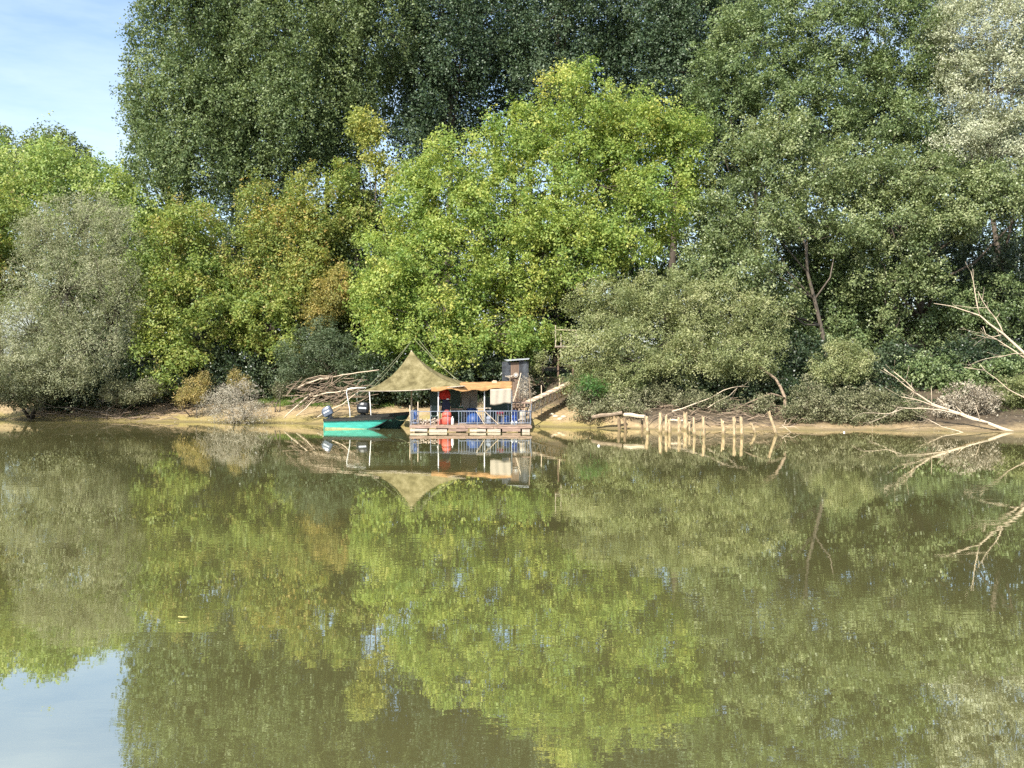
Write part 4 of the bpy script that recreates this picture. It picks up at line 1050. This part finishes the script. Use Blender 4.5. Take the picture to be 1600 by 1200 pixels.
# net tent
def tent():
    t = thing('canopy_tent', 'peaked olive camouflage net canopy between the boats and the orange tarp', 'canopy', W(643, 62.2, 2.4))
    pk = Q(643, 549, 62.2)
    # edge polyline, going round, points sag inward between the corners
    corners = [Q(561, 611, 60.3), Q(727, 603, 59.5), Q(742, 599, 64.4), Q(598, 604, 65.0)]
    edge = []
    for a, b, s in zip(corners, corners[1:] + corners[:1], (.22, .25, .2, .25)):
        for k in range(16):
            u = k / 16
            p = a.lerp(b, u); bow = math.sin(math.pi * u)
            p += (Vector((pk.x, pk.y, p.z)) - p) * (.10 * bow)
            p.z -= s * bow * .55
            edge.append(p)
    rows = []
    for i in range(21):
        s = i / 20
        row = []
        for k in range(len(edge) + 1):
            e = edge[k % len(edge)]
            h = .76 * (1 - s) ** 1.6 + .24 * (1 - s) ** 4.5
            p = Vector((pk.x + (e.x - pk.x) * (.012 + .988 * s), pk.y + (e.y - pk.y) * (.012 + .988 * s), e.z + (pk.z - e.z) * h))
            p.z += .05 * s * (1 - s) * 4 * noise.noise(Vector((p.x * 1.3, p.y * 1.3, 8)))
            row.append(p)
        rows.append(row)
    mb = MB(); mb.grid(rows); mb.build('net', M['net'], t, smooth=True, solid=.01)
    hem = [rows[-1][k] for k in range(len(edge) + 1)]
    mb = MB(); mb.tube(hem, .025, 5); mb.build('hem', M['plank'], t)
    # mast
    mb = MB(); mb.tube([(pk.x, pk.y, -1.0), pk + Vector((0, 0, .05))], .05, 8); mb.build('mast', M['driftwood'], t)
    # poles that hold the left side
    mb = MB(); mb.tube([W(549, 63.65, -.6), Q(546.5, 640, 63.65), Q(541.5, 613, 63.6), Q(543, 608, 63.6), Q(548, 606.5, 63.6), Q(572, 606, 63.6)], .03, 8); mb.build('bent_pole', M['white'], t, smooth=True)
    mb = MB(); mb.tube([W(582, 63.65, -.6), Q(577, 609, 63.65)], .026, 8); mb.build('pole', M['white'], t, smooth=True)
tent()
RG = 'ropes running up to the tree above the tent'
for i, (a, b, lab) in enumerate([((643, 533, 66), (566, 612, 60.5), 'stay rope from the tree down to the left tip of the canopy'), ((647, 530, 66), (716, 594, 62), 'stay rope from the tree down to the right shoulder of the canopy'),
                                 ((655, 532, 66.5), (712, 592, 64), 'second stay rope just above the one on the right shoulder'), ((643, 533, 66), (580, 608, 64), 'stay rope to the back left corner of the canopy')]):
    A = Q(*a); B = Q(*b); mb = MB()
    mb.tube([A.lerp(B, k / 8) - Vector((0, 0, .12 * math.sin(math.pi * k / 8))) for k in range(9)], .016, 4)
    tag(mb.build('rope', M['rope']), lab, 'rope', RG)

# ------------------------------------------------------------------ boats
def boat(label, pxs, pxb, y_c, beam_w, hullmat, facemat, zs, zb, rise_from, seed, rake, yaw=0.0):
    """flat bottomed punt, stern at pixel pxs, bow at pxb"""
    xs = (pxs - 800) / 1600 * y_c; xb = (pxb - 800) / 1600 * y_c
    L = xb - xs
    root = thing('punt', label, 'boat', ((xs + xb) / 2, y_c, 0))
    n = 22
    def bottom(u):
        return -.14 + (zb + .02 + .14) * max(0, (u - rise_from) / (1 - rise_from)) ** 1.7
    def top(u): return zs + (zb - zs) * u ** 1.6
    def half(u): return beam_w / 2 * (1 - .38 * max(0, (u - .45) / .55) ** 1.8)
    def hw(u, t): return half(u) * (.80 + .20 * t)
    for side, nm in ((-1, 'hull_side'), (1, 'hull_side')):
        rows = []
        for k in range(7):
            t = k / 6; row = []
            for i in range(n + 1):
                u = i / n; zb0 = bottom(u); zt = max(top(u), zb0 + .01)
                row.append((xs + L * u, y_c + side * hw(u, t) + yaw * (u - .5) * L, zb0 + (zt - zb0) * t))
            rows.append(row)
        mb = MB(); mb.grid(rows); mb.build(nm, M[hullmat], root, smooth=True, solid=.03)
        # slimy band at the waterline
        rows = []
        for z_ in (-.05, .02, .09):
            row = []
            for i in range(n + 1):
                u = i / n * rise_from * 1.25
                z = z_ if z_ < 0 else z_ * (1 - (i / n) ** 2) + .01
                zb0 = bottom(u); zt = top(u); t = (z - zb0) / (zt - zb0)
                zz = max(z + .016 * noise.noise(Vector((u * 20, side, seed))), zb0)
                row.append((xs + L * u, y_c + side * (hw(u, max(0, t)) + .022) + yaw * (u - .5) * L, zz))
            rows.append(row)
        mb = MB(); mb.grid(rows); mb.build('waterline_band', M['boot'] if hullmat == 'hull' else M['hull_dark'], root, solid=.006)
        # black gunwale
        mb = MB()
        rows = []
        for dy, dz in ((-.02, -.12), (.06, -.12), (.07, .02), (-.05, .03)):
            rows.append([(xs - .04 + (L + .06) * i / n, y_c + side * (half(i / n) + dy) + yaw * (i / n - .5) * L, top(i / n) + dz) for i in range(n + 1)])
        rows.append(rows[0])
        mb.grid(rows); mb.build('gunwale', M['gunwale'], root)
    # bottom that curves up into the ramp bow
    rows = [[(xs + L * i / n, y_c + s * hw(i / n, 0) + yaw * (i / n - .5) * L, bottom(i / n)) for i in range(n + 1)] for s in (-1, 0, 1)]
    mb = MB(); mb.grid(rows); mb.build('bottom', M[facemat], root, smooth=True, solid=.03)
    for side in (-1, 1):
        us = [rise_from * .8 + (1 - rise_from * .8) * i / 12 for i in range(13)]
        mb = MB(); mb.tube([(xs + L * u, y_c + side * (hw(u, 0) + .012) + yaw * (u - .5) * L, bottom(u)) for u in us], .022, 6)
        mb.build('chine', M['gunwale'], root, smooth=True)
    # stern board, bow deck, thwarts
    mb = MB(); mb.box((xs, y_c - yaw * .5 * L, (zs - .1) / 2), (.05, beam_w * .94, zs + .1)); mb.build('stern_board', M[hullmat], root)
    mb = MB(); mb.box((xb - .1, y_c + yaw * .46 * L, zb - .02), (.42, 2 * half(1) + .12, .06)); mb.build('bow_deck', M['gunwale'], root)
    for u in (.3, .62):
        mb = MB(); mb.box((xs + L * u, y_c + yaw * (u - .5) * L, top(u) - .16), (.28, 2 * half(u) - .04, .04)); mb.build('thwart', M['boat_in'], root)
    rows = [[(xs + .05 + L * .8 * i / 8, y_c + s * half(.3) * .8 + yaw * (i / 10 - .5) * L, .03) for i in range(9)] for s in (-1, 1)]
    mb = MB(); mb.grid(rows); mb.build('floor', M['boat_in'], root, solid=.02)
    return root, xs, y_c, L

def outboard(root, x, y, z, tilt, mat, size=1.0):
    """outboard motor on the stern: cowling, leg, bracket"""
    rot = Matrix.Rotation(tilt, 3, 'Y')
    o = Vector((x, y, z))
    def T(v): return o + rot @ (Vector(v) * size)
    def shell(secs, nm, mt, par):
        mb = MB(); rows = []
        for (zc, lx, ly, cx) in secs:
            rows.append([T((cx + lx * (abs(math.cos(a)) ** .6) * math.copysign(1, math.cos(a)), ly * (abs(math.sin(a)) ** .6) * math.copysign(1, math.sin(a)), zc)) for a in [2 * math.pi * j / 16 for j in range(17)]])
        mb.grid(rows)
        mb.f.append(tuple(range(15, -1, -1))); k = len(rows) - 1
        mb.f.append(tuple(range(k * 17, k * 17 + 16)))
        return mb.build(nm, M[mt], par, smooth=False)
    motor = shell([(.10, .20, .15, 0), (.14, .25, .18, 0), (.30, .26, .19, 0), (.45, .25, .18, .01), (.54, .20, .14, .03), (.57, .10, .08, .04)], 'outboard_motor', mat, root)
    shell([(-.75, .05, .03, -.04), (-.2, .08, .05, -.02), (.1, .12, .08, 0)], 'leg', mat, motor)
    for s in (-1, 1):
        mb = MB(); mb.grid([[T((-.17, s * .196, .36)), T((.14, s * .196, .36))], [T((-.17, s * .196, .29)), T((.14, s * .196, .29))]])
        mb.build('stripe', M['motor_light'], motor, solid=.004)
    mb = MB(); mb.grid([[T((-.262, -.11, .44)), T((-.262, .11, .44))], [T((-.268, -.11, .22)), T((-.268, .11, .22))]]); mb.build('left_highlight', M['motor_light'], motor, solid=.004)  # pale plate paints in the bright reflection on the cowling's left face
    mb = MB(); mb.tube([T((.2, 0, .14)), T((.42, 0, .12)), T((.62, .02, .16))], .022, 6); mb.build('tiller', M['black'], motor)
    mb = MB(); mb.box(o + Vector((.03, 0, -.02)), (.12, .24, .18)); mb.build('bracket', M['black'], motor)

r1, xs1, yc1, L1 = boat('turquoise flat bottomed punt with a black gunwale, nearest the water', 509, 615, 62.9, 1.35, 'hull', 'hull_light', .60, .72, .50, 1, .5, yaw=-.02)
outboard(r1, xs1 + .28, 62.95, .68, R(-28), 'greymotor', 1.25)
r2, xs2, yc2, L2 = boat('dark green punt moored behind the turquoise one, its bow against the raft', 558, 641, 64.3, 1.3, 'hull_dark', 'hull_dark', .72, .92, .70, 2, .5)
outboard(r2, xs2 + .38, 64.2, .72, R(4), 'black', 1.5)

mb = MB(); A = Vector((xs1 + L1 - .1, yc1, .72)); B = Vector((X0 + .05, 60.2, .9))
mb.tube([A.lerp(B, k / 8) - Vector((0, 0, .25 * math.sin(math.pi * k / 8))) for k in range(9)], .014, 5)
tag(mb.build('mooring_rope', M['rope']), 'slack mooring rope from the bow of the turquoise punt to the raft', 'rope')

# ------------------------------------------------------------------ shed, gangway, landing
def shed():
    d = 68.5
    zf = ground_z((805 - 800) / 1600 * d, d) - .2
    t = thing('shed', 'narrow shed of grey corrugated sheets with a brown door in the middle', 'shed', W(805, d, zf))
    def corr(pa, pb, zt0, zt1, y, mat, nm):
        a = (pa - 800) / 1600 * y; b = (pb - 800) / 1600 * y; n = 40; rows = []
        for k in range(2):
            rows.append([(a + (b - a) * j / n, y + .02 * math.sin(j * 1.6), zf if k == 0 else zt0 + (zt1 - zt0) * j / n) for j in range(n + 1)])
        mb = MB(); mb.grid(rows); return mb.build(nm, M[mat], t, solid=.008)
    zt = H + (560 - 565) / 1600 * d
    corr(784.5, 798, zt, zt, d, 'steel', 'wall_panel')
    corr(811, 826, zt + .05, zt, d, 'steel', 'wall_panel')
    a = (798 - 800) / 1600 * d; b = (811 - 800) / 1600 * d
    mb = MB()
    for i in range(4):
        w = (b - a) / 4; mb.box((a + w * (i + .5), d + .02, (zf + zt - .05) / 2), (w - .01, .04, zt - .05 - zf))
    mb.build('door', M['brownwood'], t)
    xl = (785 - 800) / 1600 * d; xr = (826 - 800) / 1600 * d
    for x in (xl + .03, xr - .03):
        mb = MB(); mb.box((x, d + .85, (zf + zt - .1) / 2), (.05, 1.6, zt - .1 - zf)); mb.build('side_wall', M['steel'], t)
    mb = MB(); mb.box(((xl + xr) / 2, d + 1.68, (zf + zt - .1) / 2), (xr - xl, .05, zt - .1 - zf)); mb.build('back_wall', M['steel'], t)
    mb = MB(); mb.grid([[(xl + .3, d - .25, zt + .05), (xr + .02, d - .25, zt + .16)], [(xl + .1, d + 1.8, zt + .12), (xr + .1, d + 1.8, zt + .22)]]); mb.build('roof', M['steel_roof'], t, solid=.03)
    # round pale disc hung on the door
    c = Q(806, 586, d - .12)
    dd = thing('wall_disc', 'round white disc with a dark ring hanging on the shed door', 'disc', c)
    mb = MB(); n = 24
    for r, nm, mt, yy in ((.17, 'plate', 'sheet', 0), (.09, 'ring', 'railing', -.02), (.05, 'centre', 'white', -.035)):
        mb = MB(); mb.tube([c + Vector((0, yy, 0)), c + Vector((0, yy + .03, 0))], r, n); mb.build(nm, M[mt], dd)
    mb = MB()
    e = Q(794, 588, d - .2)
    for k in range(9):
        mb.tube([e + Vector((random.gauss(0, .12), random.gauss(0, .05), random.gauss(0, .03))), e + Vector((random.gauss(0, .2), random.gauss(0, .05), random.gauss(0, .05)))], .03, 5)
    tag(mb.build('net_bundle', M['sheet']), 'pale bundle of netting hanging on the left shed panel', 'netting')
shed()
for a, b, lab in (((814, 583, 67.2), (802, 628, 65.5), 'pale pole leaning against the right side of the shed'), ((824, 570, 67.4), (829, 660, 60.4), 'thin dark upright pole at the right corner of the raft'), ((797, 588, 67.2), (795, 625, 65.2), 'short pole leaning on the left shed panel')):
    mb = MB(); A = Q(*a); B = Q(*b)
    if 'upright' in lab: A = Q(827, 590, 60.4); B = Q(829.5, 668, 60.4)
    mb.tube([A, A.lerp(B, .5) + Vector((.02, 0, 0)), B], .03, 6)
    tag(mb.build('pole', M['driftwood' if 'pale' in lab else 'driftbrown']), lab, 'pole')

shrub('brush_pile', 'beige heap of cut brush against the lower right of the shed', [(818, 606, 67.3, 10, 13, .5), (812, 620, 66.8, 14, 10, .6), (824, 624, 66.6, 9, 10, .5)], 'dry', 816, 67.2, 98, cat='brush', leaf=.16, aspect=.16, rnd=1.6)
def stack():
    t = thing('timber_stack', 'untidy stack of brown boards in front of the lower half of the shed', 'timber', W(812, 66.6, ground_z(.5, 66.6)))
    rng = random.Random(77)
    g = ground_z((812 - 800) / 1600 * 66.6, 66.6)
    for i in range(9):
        z = g + .12 + i * .11
        c = W(812 + rng.uniform(-4, 4), 66.6 + rng.uniform(-.2, .2), z)
        mb = MB(); mb.box(c, (rng.uniform(.7, 1.2), .3, .07), (rng.uniform(-.1, .1), rng.uniform(-.16, .16), rng.uniform(-.3, .3)))
        mb.build('board', M['brownwood' if i % 3 else 'deck'], t)
    for i in range(4):
        a = W(806 + i * 4.5, 66.2, g + .1); b = a + Vector((rng.uniform(-.3, .3), .5, rng.uniform(1.0, 1.6)))
        mb = MB(); mb.bar(a, b, .1, .03); mb.build('leaning_board', M['deck' if i % 2 else 'brownwood'], t)
stack()

def gangway():
    A = Q(826, 629, 64.2); B = Q(893, 598, 69.0)
    t = thing('gangway', 'wooden gangway with a lattice truss climbing from the raft to the bank', 'gangway', A)
    w = Vector((.05, .5, 0))
    n = 13
    for i in range(n):
        p = A.lerp(B, (i + .5) / n)
        mb = MB(); mb.box(p + Vector((0, .3, .04)), ((B - A).length / n * .74, 1.0, .05), (0, -math.atan2(B.z - A.z, B.x - A.x), .4)); mb.build('tread', M['deck'] if i % 2 else M['driftwood'], t)
    for off in (Vector((0, -.36, 0)), Vector((0, .95, 0))):
        mb = MB()
        a0, b0 = A + off, B + off
        dn = Vector((0, 0, -.66))
        mb.bar(a0, b0, .08); mb.bar(a0 + dn, b0 + dn, .07)
        m = 9
        for i in range(m):
            p = a0.lerp(b0, i / m); q = a0.lerp(b0, (i + .5) / m); r = a0.lerp(b0, (i + 1) / m)
            mb.bar(p + dn, q, .055); mb.bar(q, r + dn, .055)
        mb.build('truss', M['driftwood'], t)
    for u in (.28, .7):
        p = A.lerp(B, u) + Vector((0, -.2, 0))
        mb = MB(); mb.bar(p + Vector((0, 0, -1.1)), p + Vector((0, 0, .75)), .05); mb.build('post', M['driftwood'], t)
gangway()
def landing():
    d = 71.5
    t = thing('wooden_platform', 'small platform with white railing posts high on the bank behind the willow bush', 'platform', W(880, d, 3))
    a = Q(867, 541, d); b = Q(905, 541, d)
    mb = MB(); mb.box(a.lerp(b, .5) + Vector((0, .8, -.05)), ((b - a).length, 1.8, .1)); mb.build('deck', M['deck'], t)
    for px, y0, y1 in ((868, 508, 543), (876.5, 522, 556), (900, 515, 543)):
        mb = MB(); mb.bar(Q(px, y0, d), Q(px, y1, d), .05); mb.build('post', M['plank'], t)
    mb = MB(); mb.bar(Q(868, 515, d), Q(904, 516, d), .05); mb.build('rail', M['driftwood'], t)
    mb = MB(); mb.bar(a + Vector((0, -.12, 0)), b + Vector((0, -.12, 0)), .06); mb.build('front_edge', M['sheet'], t)
    for px in (872, 895):
        p = Q(px, 543, d + 1.2); mb = MB(); mb.bar(p, Vector((p.x, p.y, ground_z(p.x, p.y) - .2)), .12); mb.build('leg', M['brownwood'], t)
landing()
# pale rocks on the mud beside the gangway
RK = 'pale stones on the mud beside the gangway'
for i, (px, py) in enumerate([(862, 637), (868, 633), (880, 634), (874, 641)]):
    d = 66.2; x = (px - 800) / 1600 * d
    rng = random.Random(50 + i); mb = MB(); rows = []
    for a in range(7):
        th = math.pi * a / 6
        rows.append([(x + .2 * math.sin(th) * math.cos(2 * math.pi * b / 9) * rng.uniform(.85, 1.15), d - i * .3 + .15 * math.sin(th) * math.sin(2 * math.pi * b / 9) * rng.uniform(.85, 1.15), ground_z(x, d - i * .3) + .03 + .11 * math.cos(th)) for b in range(9)])
    for r in rows: r.append(r[0])
    mb.grid(rows); tag(mb.build('stone', M['driftwood'], smooth=True), 'pale stone on the mud beside the gangway', 'stone', RK)

# floating yellow leaf
def float_leaf():
    d = 6880 / (968 - 560); c = W(286, d, .012)
    mb = MB(); rows = []
    for i in range(9):
        u = i / 8; w = .035 * math.sin(math.pi * min(1, u * 1.02 + .01)) ** .7 + .002
        rows.append([c + Vector((-.08 + .16 * u, s * w, .012 + .03 * abs(s) * (1 - u) + .02 * u * u)) for s in (-1, -.4, .4, 1)])
    mb.grid(rows)
    tag(mb.build('floating_leaf', M['leafy'], smooth=True, solid=.003), 'single pale yellow leaf floating on the open water at the lower left', 'leaf')
M['leafy'] = plain('yellow leaf', (.55, .47, .16), .6, .15, 20)
float_leaf()
for px, py, lab in ((935.5, 697, 'white speck of flotsam left of the stakes'), (1319, 676, 'white speck of flotsam in front of the grey bush on the right')):
    d = 6880 / (py - 560); mb = MB(); mb.lathe(W(px, d, -.01), [(.05, 0), (.07, .02), (.05, .06), (.02, .075)], 8)
    tag(mb.build('flotsam', M['white'], smooth=True), lab, 'flotsam')

# ------------------------------------------------------------------ light, sky, camera
sun_dir = Vector((-.52, -.855, 0)).normalized()       # horizontally, towards the sun
EL = R(44)
to_sun = Vector((sun_dir.x * math.cos(EL), sun_dir.y * math.cos(EL), math.sin(EL)))
ld = bpy.data.lights.new('sun', 'SUN'); ld.energy = 4.6; ld.angle = R(.5); ld.color = (1, .96, .88)
lo = bpy.data.objects.new('sun', ld); lo.rotation_euler = to_sun.to_track_quat('Z', 'Y').to_euler(); lo.location = (0, 0, 60); C.objects.link(lo)

w = bpy.data.worlds.new('World'); bpy.context.scene.world = w; w.use_nodes = True
nt = w.node_tree; nt.nodes.clear()
out = nt.nodes.new('ShaderNodeOutputWorld')
bg = nt.nodes.new('ShaderNodeBackground'); bg.inputs[1].default_value = .12
sky = nt.nodes.new('ShaderNodeTexSky'); sky.sky_type = 'NISHITA'; sky.sun_disc = False
sky.sun_elevation = EL; sky.sun_rotation = math.atan2(to_sun.x, to_sun.y); sky.air_density = 1.0; sky.dust_density = 1.2; sky.ozone_density = 1.5
tc = nt.nodes.new('ShaderNodeTexCoord')
mp = nt.nodes.new('ShaderNodeMapping'); mp.inputs['Scale'].default_value = (2.0, 2.0, 9.0); mp.inputs['Rotation'].default_value = (0, .25, .3)
nt.links.new(tc.outputs['Generated'], mp.inputs[0])
cn = N(nt, 'ShaderNodeTexNoise', Scale=1.3, Detail=7.0, Roughness=.6); nt.links.new(mp.outputs[0], cn.inputs['Vector'])
cr = ramp(nt, [(0.38, (0.06, 0.06, 0.06)), (0.70, (.65, .65, .65))]); nt.links.new(cn.outputs[0], cr.inputs[0])
mx = N(nt, 'ShaderNodeMix', data_type='RGBA'); nt.links.new(cr.outputs[0], mx.inputs[0])
nt.links.new(sky.outputs[0], mx.inputs[6]); mx.inputs[7].default_value = (4.2, 4.9, 5.6, 1)
nt.links.new(mx.outputs[2], bg.inputs[0]); nt.links.new(bg.outputs[0], out.inputs[0])

cd = bpy.data.cameras.new('camera'); cd.sensor_width = 36; cd.lens = 36; cd.shift_y = -.025; cd.clip_end = 8000; cd.clip_start = .1
co = bpy.data.objects.new('camera', cd); co.location = (0, 0, H); co.rotation_euler = (R(90), 0, 0); C.objects.link(co)
sc = bpy.context.scene
sc.camera = co
sc.view_settings.view_transform = 'Standard'; sc.view_settings.look = 'None'; sc.view_settings.exposure = 1.08; sc.view_settings.gamma = 1
sc.render.engine = 'CYCLES'
cy = sc.cycles
cy.max_bounces = 6; cy.diffuse_bounces = 3; cy.glossy_bounces = 3; cy.transmission_bounces = 4; cy.transparent_max_bounces = 4
cy.caustics_reflective = False; cy.caustics_refractive = False
cy.use_denoising = False
print('LEAVES', LEAVES)
